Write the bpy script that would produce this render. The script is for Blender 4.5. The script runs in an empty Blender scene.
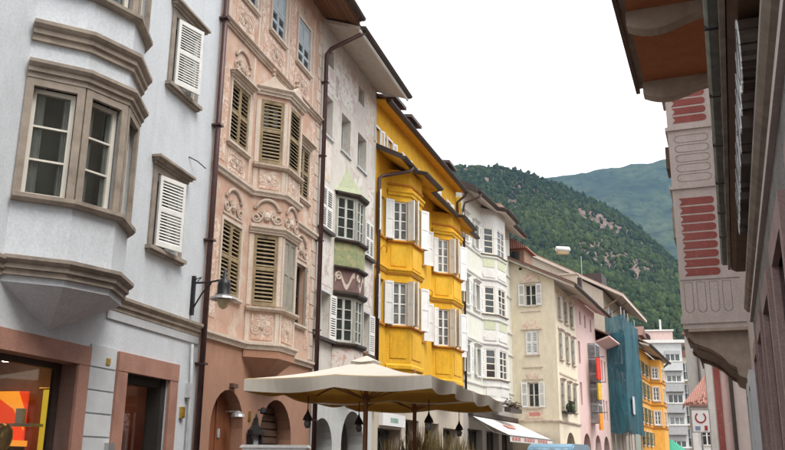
import bpy, bmesh, math, random
import numpy as np
from mathutils import Matrix, Vector, noise as mnoise
random.seed(7); np.random.seed(7)
scene = bpy.context.scene
col = scene.collection
R = math.radians

# ------------------------------------------------------------------ camera, sky, sun, exposure
cam_d = bpy.data.cameras.new('camera'); cam = bpy.data.objects.new('camera', cam_d); col.objects.link(cam)
cam_d.sensor_width = 36; cam_d.lens = 36 * 860 / 785; cam_d.clip_end = 20000; cam_d.clip_start = 0.05
cam.matrix_world = Matrix.Translation((0, 0, 1.65)) @ Matrix.Rotation(R(90 + 15.28), 4, 'X') @ Matrix.Rotation(R(0.6), 4, 'Z')
scene.camera = cam

SUN_EL, SUN_AZ = R(61), R(132)          # azimuth clockwise from +Y
w = bpy.data.worlds.new('World'); scene.world = w; w.use_nodes = True
nt = w.node_tree; nt.nodes.clear()
sky = nt.nodes.new('ShaderNodeTexSky'); sky.sky_type = 'NISHITA'; sky.sun_disc = False
sky.sun_elevation = SUN_EL; sky.sun_rotation = SUN_AZ; sky.air_density = 1.0; sky.dust_density = 3.0
hs = nt.nodes.new('ShaderNodeHueSaturation'); hs.inputs['Saturation'].default_value = 0.25
mx = nt.nodes.new('ShaderNodeMix'); mx.data_type = 'RGBA'; mx.inputs[0].default_value = 0.86
mx.inputs[7].default_value = (10.2, 10.35, 10.5, 1)      # even overcast cloud layer
bg = nt.nodes.new('ShaderNodeBackground'); bg.inputs['Strength'].default_value = 0.1
wo = nt.nodes.new('ShaderNodeOutputWorld')
nt.links.new(sky.outputs[0], hs.inputs['Color']); nt.links.new(hs.outputs[0], mx.inputs[6])
nt.links.new(mx.outputs[2], bg.inputs['Color']); nt.links.new(bg.outputs[0], wo.inputs['Surface'])

sun_d = bpy.data.lights.new('sun', 'SUN'); sun_d.energy = 1.5; sun_d.angle = R(28); sun_d.color = (1, .96, .9)
sun = bpy.data.objects.new('sun', sun_d); col.objects.link(sun)
sd = Vector((math.sin(SUN_AZ) * math.cos(SUN_EL), math.cos(SUN_AZ) * math.cos(SUN_EL), math.sin(SUN_EL)))
sun.rotation_euler = sd.to_track_quat('Z', 'Y').to_euler(); sun.location = sd * 60

scene.cycles.adaptive_threshold = .02; scene.cycles.max_bounces = 6; scene.cycles.diffuse_bounces = 3; scene.cycles.glossy_bounces = 2; scene.cycles.transmission_bounces = 3
vs = scene.view_settings
vs.view_transform = 'Standard'; vs.look = 'None'; vs.exposure = 1.08; vs.gamma = 1.0; vs.use_curve_mapping = False

# ------------------------------------------------------------------ materials
MATS = {}
def _mat(name):
    m = bpy.data.materials.new(name); m.use_nodes = True
    n = m.node_tree; n.nodes.clear()
    out = n.nodes.new('ShaderNodeOutputMaterial'); b = n.nodes.new('ShaderNodeBsdfPrincipled')
    n.links.new(b.outputs[0], out.inputs[0]); MATS[name] = m
    return m, n, b, out
def _coord(n, scale=(1, 1, 1), kind='Object'):
    t = n.nodes.new('ShaderNodeTexCoord'); mp = n.nodes.new('ShaderNodeMapping'); mp.inputs['Scale'].default_value = scale
    n.links.new(t.outputs[kind], mp.inputs[0]); return mp.outputs[0]
def _noise(n, vec, scale, detail=4, rough=.6):
    t = n.nodes.new('ShaderNodeTexNoise'); t.inputs['Scale'].default_value = scale; t.inputs['Detail'].default_value = detail
    t.inputs['Roughness'].default_value = rough; n.links.new(vec, t.inputs['Vector']); return t.outputs['Fac']
def _ramp(n, fac, a, b, ca=(0, 0, 0, 1), cb=(1, 1, 1, 1)):
    r = n.nodes.new('ShaderNodeValToRGB'); r.color_ramp.elements[0].position = a; r.color_ramp.elements[1].position = b
    r.color_ramp.elements[0].color = ca; r.color_ramp.elements[1].color = cb; n.links.new(fac, r.inputs[0]); return r.outputs[0]
def _mix(n, fac, a, b, mode='MIX'):
    m = n.nodes.new('ShaderNodeMix'); m.data_type = 'RGBA'; m.blend_type = mode
    for sock, v in ((0, fac), (6, a), (7, b)):
        if hasattr(v, 'is_output'): n.links.new(v, m.inputs[sock])
        elif isinstance(v, (int, float)): m.inputs[sock].default_value = v
        else: m.inputs[sock].default_value = (*v[:3], 1)
    return m.outputs[2]
def _bump(n, b, h, strength, dist=.02):
    bp = n.nodes.new('ShaderNodeBump'); bp.inputs['Strength'].default_value = strength; bp.inputs['Distance'].default_value = dist
    n.links.new(h, bp.inputs['Height']); n.links.new(bp.outputs[0], b.inputs['Normal'])

def stucco(name, c, c2, blotch=.6, streak=.35, patch=None, rough=.92, bump=.35, pa=.58, pb=.66, pscale=1.6):
    """lime plaster: two tones in blotches, rain streaks, optional flaked / painted patches of a third colour"""
    m, n, b, o = _mat(name)
    v = _coord(n); vs_ = _coord(n, (2.6, 2.6, .22))
    big = _ramp(n, _noise(n, v, .9, 6, .65), .35, .68)
    st = _ramp(n, _noise(n, vs_, 2.2, 5, .7), .5, .78)
    fine = _noise(n, v, 26, 5, .7)
    f1 = n.nodes.new('ShaderNodeMath'); f1.operation = 'MULTIPLY'; f1.inputs[1].default_value = blotch; n.links.new(big, f1.inputs[0])
    cc = _mix(n, f1.outputs[0], c, c2)
    f2 = n.nodes.new('ShaderNodeMath'); f2.operation = 'MULTIPLY'; f2.inputs[1].default_value = streak; n.links.new(st, f2.inputs[0])
    cc = _mix(n, f2.outputs[0], cc, tuple(x * .62 for x in c2))
    if patch:
        pm = _ramp(n, _noise(n, v, pscale, 7, .68), pa, pb)
        cc = _mix(n, pm, cc, patch)
    fm = _ramp(n, fine, .3, .75, (.84, .83, .82, 1), (1.08, 1.08, 1.08, 1))
    cc = _mix(n, 1.0, cc, fm, 'MULTIPLY')
    md = _ramp(n, _noise(n, _coord(n, (1.3, 1.3, .7)), 3.1, 6, .72), .36, .66, (.88, .87, .86, 1), (1.05, 1.05, 1.05, 1))
    cc = _mix(n, min(1.0, .35 + streak * 1.6), cc, _mix(n, 1.0, cc, md, 'MULTIPLY'))
    n.links.new(cc, b.inputs['Base Color']); b.inputs['Roughness'].default_value = rough
    _bump(n, b, fine, bump, .012)
    return m
def plain(name, c, rough=.6, metal=0, var=.25, scale=6, bump=.15, spec=.4):
    m, n, b, o = _mat(name)
    v = _coord(n); f = _noise(n, v, scale, 5, .65)
    oi = n.nodes.new('ShaderNodeObjectInfo')
    cc = _mix(n, _ramp(n, f, .3, .72), tuple(x * (1 - var) for x in c), tuple(min(1, x * (1 + var * .5)) for x in c))
    rv = _ramp(n, oi.outputs['Random'], 0, 1, (.9, .9, .9, 1), (1.06, 1.05, 1.03, 1))
    cc = _mix(n, 1.0, cc, rv, 'MULTIPLY')
    n.links.new(cc, b.inputs['Base Color']); b.inputs['Roughness'].default_value = rough; b.inputs['Metallic'].default_value = metal
    b.inputs['Specular IOR Level'].default_value = spec
    _bump(n, b, _noise(n, v, scale * 7, 3), bump, .006)
    return m
def speckle(name, c, c2, scale=60, rough=.7, bump=.4):
    m, n, b, o = _mat(name)
    v = _coord(n); f = _noise(n, v, scale, 4, .8); g = _noise(n, v, 1.7, 5)
    cc = _mix(n, _ramp(n, f, .38, .64), c, c2); cc = _mix(n, _ramp(n, g, .45, .75), cc, tuple(x * .75 for x in c))
    n.links.new(cc, b.inputs['Base Color']); b.inputs['Roughness'].default_value = rough
    _bump(n, b, f, bump, .02); return m
def wood(name, c, c2, scale=(1, 12, 12), rough=.7):
    m, n, b, o = _mat(name)
    v = _coord(n, scale); f = _noise(n, v, 3, 5, .7)
    oi = n.nodes.new('ShaderNodeObjectInfo')
    cc = _mix(n, _ramp(n, f, .3, .7), c, c2)
    cc = _mix(n, 1.0, cc, _ramp(n, oi.outputs['Random'], 0, 1, (.72, .72, .72, 1), (1.1, 1.08, 1.05, 1)), 'MULTIPLY')
    n.links.new(cc, b.inputs['Base Color']); b.inputs['Roughness'].default_value = rough; _bump(n, b, f, .25, .01); return m
def fresco(name, ground, c1, c2, scale=5, a=.5, b_=.56, rough=.9):
    """worn painted decoration: curly blotches of two colours on a ground"""
    m, n, b, o = _mat(name)
    v = _coord(n)
    d = n.nodes.new('ShaderNodeTexNoise'); d.inputs['Scale'].default_value = scale * .8; n.links.new(v, d.inputs['Vector'])
    vv = n.nodes.new('ShaderNodeVectorMath'); vv.operation = 'MULTIPLY_ADD'; vv.inputs[1].default_value = (.5, .5, .5)
    n.links.new(d.outputs['Color'], vv.inputs[0]); n.links.new(v, vv.inputs[2])
    f1 = _ramp(n, _noise(n, vv.outputs[0], scale, 3, .55), a, b_); f2 = _ramp(n, _noise(n, vv.outputs[0], scale * 1.7, 4, .6), .54, .62)
    wear = _ramp(n, _noise(n, v, 9, 6, .75), .35, .7)
    cc = _mix(n, f1, ground, c1); cc = _mix(n, f2, cc, c2)
    cc = _mix(n, _mix(n, .5, (0, 0, 0), wear), cc, ground)
    n.links.new(cc, b.inputs['Base Color']); b.inputs['Roughness'].default_value = rough
    _bump(n, b, _noise(n, v, 30, 4), .3, .01); return m
def dark_glass(name, c=(.02, .024, .026), rough=.04):
    m, n, b, o = _mat(name)
    v = _coord(n); f = _noise(n, v, 2.3, 4)
    oi = n.nodes.new('ShaderNodeObjectInfo')
    cc = _mix(n, _ramp(n, f, .35, .7), tuple(x * .5 for x in c), tuple(x * 1.8 for x in c))
    cc = _mix(n, 1.0, cc, _ramp(n, oi.outputs['Random'], 0, 1, (.5, .5, .5, 1), (1.6, 1.6, 1.6, 1)), 'MULTIPLY')
    n.links.new(cc, b.inputs['Base Color']); b.inputs['Roughness'].default_value = rough
    b.inputs['Specular IOR Level'].default_value = .5; b.inputs['IOR'].default_value = 1.62
    bp = n.nodes.new('ShaderNodeBump'); bp.inputs['Strength'].default_value = .08; bp.inputs['Distance'].default_value = .02
    n.links.new(_noise(n, v, 1.6, 2), bp.inputs['Height']); n.links.new(bp.outputs[0], b.inputs['Normal']); return m
def clear_glass(name):
    m, n, b, o = _mat(name); n.nodes.remove(b)
    t = n.nodes.new('ShaderNodeBsdfTransparent'); t.inputs[0].default_value = (.93, .95, .94, 1)
    g = n.nodes.new('ShaderNodeBsdfGlossy'); g.inputs['Roughness'].default_value = .02
    fr = n.nodes.new('ShaderNodeFresnel'); ge = n.nodes.new('ShaderNodeNewGeometry'); mr = n.nodes.new('ShaderNodeMapRange')
    mr.inputs[3].default_value = 1.5; mr.inputs[4].default_value = 1 / 1.5; n.links.new(ge.outputs['Backfacing'], mr.inputs[0]); n.links.new(mr.outputs[0], fr.inputs[0])
    mxs = n.nodes.new('ShaderNodeMixShader'); n.links.new(fr.outputs[0], mxs.inputs[0]); n.links.new(t.outputs[0], mxs.inputs[1]); n.links.new(g.outputs[0], mxs.inputs[2])
    n.links.new(mxs.outputs[0], o.inputs[0]); return m
def emit(name, c, s):
    m, n, b, o = _mat(name); b.inputs['Base Color'].default_value = (*c, 1); b.inputs['Emission Color'].default_value = (*c, 1); b.inputs['Emission Strength'].default_value = s; return m
def cloth(name, c, trans=.35, rough=.9):
    m, n, b, o = _mat(name)
    v = _coord(n); f = _noise(n, v, 3.5, 5)
    cc = _mix(n, _ramp(n, f, .3, .75), tuple(x * .9 for x in c), c)
    n.links.new(cc, b.inputs['Base Color']); b.inputs['Roughness'].default_value = rough
    tr = n.nodes.new('ShaderNodeBsdfTranslucent'); n.links.new(cc, tr.inputs[0])
    mxs = n.nodes.new('ShaderNodeMixShader'); mxs.inputs[0].default_value = trans
    n.links.new(b.outputs[0], mxs.inputs[1]); n.links.new(tr.outputs[0], mxs.inputs[2]); n.links.new(mxs.outputs[0], o.inputs[0])
    _bump(n, b, _noise(n, v, 140, 2), .15, .004); return m
def tiles(name, c, c2, sx=4.5, sy=3):
    m, n, b, o = _mat(name)
    v = _coord(n); wv = n.nodes.new('ShaderNodeTexWave'); wv.inputs['Scale'].default_value = sx; wv.inputs['Distortion'].default_value = .6; n.links.new(v, wv.inputs[0])
    f = _noise(n, v, 5, 5, .7)
    n.links.new(_mix(n, _ramp(n, f, .3, .7), c, c2), b.inputs['Base Color']); b.inputs['Roughness'].default_value = .85
    _bump(n, b, wv.outputs['Fac'], .8, .06); return m

stucco('pale_plaster', (.66, .70, .745), (.60, .64, .685), .6, .16, bump=.2)
plain('taupe_stone', (.34, .285, .235), .85, var=.38, scale=4, bump=.5)
plain('white_paint', (.80, .79, .75), .5, var=.08, scale=4)
plain('cream_paint', (.74, .70, .62), .55, var=.1, scale=4)
plain('shutter_white', (.78, .78, .76), .55, var=.12, scale=5)
plain('shutter_grey', (.52, .53, .50), .6, var=.2, scale=5)
plain('shutter_olive', (.32, .245, .145), .85, var=.6, scale=3.2, bump=.4)
plain('shutter_faded', (.33, .31, .26), .8, var=.3, scale=3)
plain('shutter_bluegrey', (.42, .48, .52), .6, var=.2, scale=3)
plain('shutter_green', (.07, .12, .09), .6, var=.2)
plain('bay_wood', (.36, .36, .31), .8, var=.3, scale=4)
plain('dark_iron', (.035, .035, .038), .45, .6, var=.3)
plain('brown_pipe', (.085, .045, .043), .45, .3, var=.25)
plain('dark_brown', (.055, .038, .032), .55, var=.3)
plain('grey_metal', (.42, .43, .44), .4, .7, var=.15)
plain('white_pipe', (.62, .63, .64), .5)
speckle('porphyry', (.36, .175, .125), (.47, .255, .19), 55)
speckle('porphyry_dark', (.25, .16, .15), (.36, .25, .23), 40)
speckle('dark_granite', (.085, .08, .075), (.27, .25, .235), 34, bump=.8)
plain('light_block', (.58, .60, .62), .85, var=.12, scale=2.5, bump=.3)
stucco('pink_plaster', (.56, .34, .25), (.61, .44, .345), .9, .55, patch=(.66, .57, .485), pa=.50, pb=.66, pscale=1.7)
stucco('salmon_plaster', (.45, .245, .16), (.40, .225, .155), .8, .3, bump=.25)
fresco('pink_fresco', (.57, .385, .295), (.72, .63, .54), (.38, .235, .18), 7)
stucco('cream_trim', (.67, .585, .50), (.60, .49, .41), .8, .45, patch=(.47, .33, .26), pa=.60, pb=.72, pscale=4)
stucco('stone_relief', (.66, .57, .485), (.44, .33, .26), .9, .6, patch=(.36, .25, .195), pa=.56, pb=.68, pscale=9)
stucco('fresco_white', (.72, .69, .64), (.63, .59, .54), .8, .4, patch=(.54, .39, .345), pa=.54, pb=.68, pscale=1.1)
stucco('arcade_white', (.60, .62, .60), (.53, .55, .54), .7, .2)
fresco('fresco_green', (.27, .31, .16), (.43, .36, .20), (.20, .24, .11), 5)
stucco('verdigris_roof', (.35, .40, .26), (.45, .46, .33), .9, .4, patch=(.33, .30, .22), pa=.62, pb=.7, pscale=4)
plain('maroon_paint', (.19, .115, .11), .85, var=.3, scale=5)
fresco('fresco_figure', (.68, .63, .58), (.60, .38, .33), (.50, .27, .22), 4.0, .54, .6)
fresco('fresco_faint', (.70, .665, .62), (.54, .40, .40), (.42, .40, .29), 2.8, .50, .60)
fresco('fresco_ochre', (.70, .66, .61), (.64, .50, .37), (.60, .42, .32), 3, .45, .6)
stucco('yellow_plaster', (.83, .47, .026), (.76, .40, .020), .9, .6, patch=(.83, .52, .05), pa=.52, pb=.75, pscale=1.1, bump=.25)
plain('yellow_trim', (.52, .20, .02), .8, var=.15)
stucco('mint_plaster', (.69, .70, .60), (.74, .73, .68), .8, .2)
stucco('white_plaster', (.73, .72, .69), (.66, .65, .62), .7, .25)
plain('mint_panel', (.56, .59, .42), .9, var=.12)
stucco('cream_plaster', (.76, .675, .505), (.77, .70, .57), .8, .3)
fresco('cream_fresco', (.70, .60, .47), (.60, .40, .33), (.55, .33, .28), 5)
stucco('rose_plaster', (.71, .52, .485), (.68, .50, .47), .7, .25)
stucco('beige_plaster', (.56, .49, .40), (.50, .44, .36), .7, .25)
stucco('orange_plaster', (.76, .39, .075), (.72, .33, .04), .7, .3)
stucco('green_plaster', (.50, .60, .52), (.45, .55, .48), .6, .25)
stucco('grey_plaster', (.58, .60, .60), (.52, .54, .55), .6, .25)
stucco('grey_dark_plaster', (.42, .43, .44), (.37, .38, .39), .6, .3)
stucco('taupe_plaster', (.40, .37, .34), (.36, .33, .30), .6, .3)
stucco('erker_plaster', (.58, .50, .47), (.53, .455, .43), .7, .25)
stucco('red_panel', (.29, .075, .065), (.35, .115, .10), .9, .3, patch=(.42, .21, .185), pa=.58, pb=.75, pscale=9)
stucco('terracotta', (.46, .165, .065), (.40, .14, .055), .8, .3)
plain('ground_dirt', (.10, .10, .085), .95, var=.3, scale=.05)
plain('groove', (.30, .25, .235), .9)
plain('copper_green', (.21, .235, .21), .55, .4, var=.4, scale=7)
plain('bracket_stone', (.40, .32, .26), .85, var=.2)
plain('brown_wood_dark', (.13, .072, .045), .7, var=.3)
wood('soffit_wood', (.15, .062, .030), (.24, .11, .058))
wood('door_wood', (.20, .062, .022), (.30, .105, .04), (9, 9, 1))
wood('pole_wood', (.20, .085, .035), (.29, .13, .05), (14, 14, 1.2), .5)
wood('window_brown', (.22, .125, .075), (.33, .20, .13))
stucco('soffit_plaster', (.60, .53, .46), (.55, .485, .42), .6, .35)
tiles('roof_tiles', (.20, .10, .075), (.29, .16, .12))
tiles('roof_tiles_red', (.30, .13, .10), (.40, .20, .155), 3)
dark_glass('glass'); dark_glass('glass_pale', (.13, .14, .14), .12); dark_glass('glass_green', (.02, .03, .026))
clear_glass('shop_glass')
plain('lobby_red', (.26, .055, .025), .6, var=.4, scale=2)
plain('room_shade', (.035, .04, .036), .8, var=.6, scale=1.5)  # near-black tone stands for the unlit room behind the bay panes
plain('curtain_dim', (.20, .205, .20), .9, var=.3, scale=3)
plain('curtain', (.55, .55, .53), .9, var=.2, scale=5)
cloth('canvas', (.80, .745, .65), .18); cloth('canvas_glow_under', (.66, .42, .10), .35); cloth('awning_cloth', (.84, .80, .75), .25)  # ochre under-canvas has the light through the cream cloth put into its colour
plain('awning_red', (.55, .22, .19), .85)
plain('interior_dark', (.03, .025, .022), .9); plain('interior_warm', (.36, .20, .09), .8)
emit('self_lit_red', (.65, .05, .012), .55); emit('self_lit_yellow', (.5, .34, .03), .5); emit('self_lit_orange', (.8, .27, .03), .6); emit('spot_light', (1, .85, .6), 9); emit('bulb_warm', (1, .62, .25), 1.6)  # poster, cloth and counter-top colours emit in place of shop lighting
plain('gold', (.55, .36, .08), .3, .8); plain('teal_paint', (.03, .16, .17), .5)
plain('lamp_glass', (.46, .36, .22), .3); plain('pale_stand', (.62, .62, .61), .45)
plain('paper', (.56, .60, .66), .7, var=.25, scale=14)
plain('sign_white', (.84, .84, .84), .3, var=.05); plain('sign_red', (.42, .045, .055), .5); plain('sign_navy', (.03, .035, .06), .4); plain('sign_blue', (.25, .30, .45), .5); plain('sign_green', (.28, .45, .35), .6)
plain('van_blue', (.16, .30, .42), .25, .1, var=.08); plain('rubber', (.02, .02, .02), .85)
dark_glass('van_glass', (.16, .26, .34), .05)
plain('straw', (.30, .23, .10), .9, var=.4, scale=4); plain('leaf_green', (.06, .10, .03), .8, var=.4)
plain('pot', (.05, .045, .042), .6); plain('parasol_green', (.03, .27, .17), .7)
plain('red_flag', (.60, .05, .03), .8); plain('yellow_flag', (.75, .50, .06), .8); plain('orange_flag', (.75, .30, .04), .8)

def netting():
    m, n, b, o = _mat('scaffold_net')
    v = _coord(n, (1.6, 1.6, .3)); f = _ramp(n, _noise(n, v, 1.1, 4, .6), .35, .7)
    n.links.new(_mix(n, f, (.008, .055, .085), (.018, .145, .18)), b.inputs['Base Color']); b.inputs['Roughness'].default_value = .8
    _bump(n, b, _noise(n, _coord(n, (3, 3, .6)), 2, 4), .8, .12)
    t = n.nodes.new('ShaderNodeBsdfTransparent'); mxs = n.nodes.new('ShaderNodeMixShader')
    n.links.new(_ramp(n, _noise(n, _coord(n, (1, 1, .35)), 1.4, 3, .6), .4, .75, (.10, .10, .10, 1), (.42, .42, .42, 1)), mxs.inputs[0])
    n.links.new(b.outputs[0], mxs.inputs[1]); n.links.new(t.outputs[0], mxs.inputs[2]); n.links.new(mxs.outputs[0], o.inputs[0])
netting()
def street_mat():
    m, n, b, o = _mat('porphyry_setts')
    v = _coord(n, (9, 9, 9)); vo = n.nodes.new('ShaderNodeTexVoronoi'); vo.feature = 'DISTANCE_TO_EDGE'; n.links.new(v, vo.inputs['Vector']); vo.inputs['Scale'].default_value = 1
    vc = n.nodes.new('ShaderNodeTexVoronoi'); vc.inputs['Scale'].default_value = 1; n.links.new(v, vc.inputs['Vector'])
    j = _ramp(n, vo.outputs['Distance'], .02, .08)
    c = _mix(n, _ramp(n, vc.outputs['Color'], .1, .9), (.11, .075, .065), (.18, .13, .115))
    n.links.new(_mix(n, j, (.07, .06, .055), c), b.inputs['Base Color']); b.inputs['Roughness'].default_value = .75; _bump(n, b, j, .6, .02)
street_mat()

# ------------------------------------------------------------------ mesh helpers
class MB:
    def __init__(s, M=None): s.v = []; s.f = []; s.M = M
    def _add(s, vs_, fs):
        k = len(s.v)
        if s.M is not None: vs_ = [tuple(s.M @ Vector(p)) for p in vs_]
        s.v += [tuple(p) for p in vs_]; s.f += [tuple(i + k for i in f) for f in fs]; return s
    def box(s, x0, x1, y0, y1, z0, z1):
        return s._add([(x0, y0, z0), (x1, y0, z0), (x1, y1, z0), (x0, y1, z0), (x0, y0, z1), (x1, y0, z1), (x1, y1, z1), (x0, y1, z1)],
                      [(0, 3, 2, 1), (4, 5, 6, 7), (0, 1, 5, 4), (1, 2, 6, 5), (2, 3, 7, 6), (3, 0, 4, 7)])
    def quad(s, *p): return s._add(list(p), [tuple(range(len(p)))])
    def prism(s, poly, a, b, axis='y'):
        """poly of (p,q) extruded from a to b: axis y -> (p,a,q); x -> (a,p,q); z -> (p,q,a)"""
        g = {'y': lambda p, q, t: (p, t, q), 'x': lambda p, q, t: (t, p, q), 'z': lambda p, q, t: (p, q, t)}[axis]
        n = len(poly); v = [g(p, q, a) for p, q in poly] + [g(p, q, b) for p, q in poly]
        f = [tuple(range(n)), tuple(range(2 * n - 1, n - 1, -1))] + [(i, i + n, (i + 1) % n + n, (i + 1) % n) for i in range(n)]
        return s._add(v, f)
    def tube(s, pts, r, seg=8, cap=True):
        pts = [Vector(p) for p in pts]; n = len(pts); rr = r if isinstance(r, (list, tuple)) else [r] * n
        v = []; up = Vector((0, 0, 1)); prev = None
        for i, p in enumerate(pts):
            t = (pts[min(i + 1, n - 1)] - pts[max(i - 1, 0)]).normalized()
            if prev is None:
                a = t.cross(up); a = a if a.length > 1e-3 else Vector((1, 0, 0)); a.normalize()
            else: a = (prev - t * prev.dot(t)).normalized()
            prev = a; b = t.cross(a)
            v += [tuple(p + (a * math.cos(2 * math.pi * k / seg) + b * math.sin(2 * math.pi * k / seg)) * rr[i]) for k in range(seg)]
        f = [(i * seg + k, i * seg + (k + 1) % seg, (i + 1) * seg + (k + 1) % seg, (i + 1) * seg + k) for i in range(n - 1) for k in range(seg)]
        if cap: f += [tuple(range(seg - 1, -1, -1)), tuple(range((n - 1) * seg, n * seg))]
        return s._add(v, f)
    def lathe(s, prof, c=(0, 0, 0), seg=14):
        n = len(prof); v = [(c[0] + r * math.cos(2 * math.pi * k / seg), c[1] + r * math.sin(2 * math.pi * k / seg), c[2] + z) for r, z in prof for k in range(seg)]
        f = [(i * seg + k, i * seg + (k + 1) % seg, (i + 1) * seg + (k + 1) % seg, (i + 1) * seg + k) for i in range(n - 1) for k in range(seg)]
        f += [tuple(range(seg - 1, -1, -1)), tuple(range((n - 1) * seg, n * seg))]
        return s._add(v, f)
    def sweep(s, path, prof, closed_ends=True):
        """profile of (out, z) swept along a facade path of (u, w); mitred"""
        n = len(path); offs = []
        for i in range(n):
            ns = []
            for j in (i - 1, i):
                if 0 <= j < n - 1:
                    du, dw = path[j + 1][0] - path[j][0], path[j + 1][1] - path[j][1]; L = math.hypot(du, dw); ns.append((-dw / L, du / L))
            if len(ns) == 2:
                mx_, my_ = ns[0][0] + ns[1][0], ns[0][1] + ns[1][1]; d = 1 + ns[0][0] * ns[1][0] + ns[0][1] * ns[1][1]; offs.append((mx_ / d, my_ / d))
            else: offs.append(ns[0])
        m = len(prof); v = []
        for (u, w_), (ou, ow) in zip(path, offs):
            v += [(u + ou * o, -(w_ + ow * o), z) for o, z in prof]
        f = [(i * m + k, i * m + (k + 1) % m, (i + 1) * m + (k + 1) % m, (i + 1) * m + k) for i in range(n - 1) for k in range(m)]
        if closed_ends: f += [tuple(range(m - 1, -1, -1)), tuple(range((n - 1) * m, n * m))]
        return s._add(v, f)
    def wall(s, x0, x1, z0, z1, holes=(), d=.25, y=0.0):
        """plane at y with rectangular (xa,xb,za,zb) or arched (xa,xb,za,zspring,'arch'[,rise]) holes and reveals d deep"""
        rects = []
        for h in holes:
            if len(h) > 4: rise = h[5] if len(h) > 5 else (h[1] - h[0]) / 2; rects.append((h[0], h[1], h[2], h[3] + rise))
            else: rects.append(h)
        xs = sorted({x0, x1, *[r[0] for r in rects], *[r[1] for r in rects]}); xs = [x for x in xs if x0 <= x <= x1]
        zs = sorted({z0, z1, *[r[2] for r in rects], *[r[3] for r in rects]}); zs = [z for z in zs if z0 <= z <= z1]
        for i in range(len(xs) - 1):
            for k in range(len(zs) - 1):
                cx, cz = (xs[i] + xs[i + 1]) / 2, (zs[k] + zs[k + 1]) / 2
                if any(r[0] < cx < r[1] and r[2] < cz < r[3] for r in rects): continue
                s.quad((xs[i], y, zs[k]), (xs[i + 1], y, zs[k]), (xs[i + 1], y, zs[k + 1]), (xs[i], y, zs[k + 1]))
        for h, r in zip(holes, rects):
            xa, xb, za, zb = r
            if len(h) > 4:
                sp = h[3]; rise = zb - sp; N = 12; c = (xa + xb) / 2; hw = (xb - xa) / 2
                arc = [(c - hw * math.cos(math.pi * i / N), sp + rise * math.sin(math.pi * i / N)) for i in range(N + 1)]
                for i in range(N):
                    (p, q), (p2, q2) = arc[i], arc[i + 1]
                    s.quad((p, y, q), (p2, y, q2), (p2, y, zb), (p, y, zb)); s.quad((p, y, q), (p, y + d, q), (p2, y + d, q2), (p2, y, q2))
                top = sp
            else:
                top = zb; s.quad((xa, y, zb), (xa, y + d, zb), (xb, y + d, zb), (xb, y, zb))
            s.quad((xa, y, za), (xa, y + d, za), (xa, y + d, top), (xa, y, top)); s.quad((xb, y, za), (xb, y, top), (xb, y + d, top), (xb, y + d, za))
            s.quad((xa, y, za), (xb, y, za), (xb, y + d, za), (xa, y + d, za))
        return s
    def mesh(s, name, mat, smooth=False):
        me = bpy.data.meshes.new(name); me.from_pydata(s.v, [], s.f); me.materials.append(MATS[mat])
        if smooth: me.polygons.foreach_set('use_smooth', [True] * len(me.polygons))
        me.update(); return me
    def build(s, name, mat, parent=None, M=None, smooth=False, fix=False):
        me = s.mesh(name, mat, smooth)
        if fix:
            bm = bmesh.new(); bm.from_mesh(me); bmesh.ops.recalc_face_normals(bm, faces=bm.faces); bm.to_mesh(me); bm.free()
        return link(name, me, parent, M)
def link(name, me, parent=None, M=None):
    o = bpy.data.objects.new(name, me); col.objects.link(o)
    if parent is not None: o.parent = parent
    if M is not None: o.matrix_basis = M
    return o
def T(x, y, z): return Matrix.Translation((x, y, z))
def RZ(a): return Matrix.Rotation(R(a), 4, 'Z')
def thing(name, label, cat, loc=(0, 0, 0), rz=0.0, group=None):
    o = bpy.data.objects.new(name, None); o.empty_display_size = .3; col.objects.link(o)
    o.matrix_basis = Matrix.Translation(loc) @ Matrix.Rotation(rz, 4, 'Z'); tag(o, label, cat, group); return o
def tag(o, label, cat, group=None):
    o['label'] = label; o['category'] = cat
    if group: o['group'] = group
    return o
def facade(name, label, J, az, cat='house'): return thing(name, label, cat, (J[0], J[1], 0), R(90 - az))
def struct(o): o['kind'] = 'structure'; return o
def facetM(a, b):
    """frame of a facet from (u,w) a to b: x along, y inwards"""
    dx, dy = b[0] - a[0], -(b[1] - a[1]); return Matrix.Translation((a[0], -a[1], 0)) @ Matrix.Rotation(math.atan2(dy, dx), 4, 'Z'), math.hypot(dx, dy)
CACHE = {}
def cached(key, fn):
    if key not in CACHE: CACHE[key] = fn()
    return CACHE[key]

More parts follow.
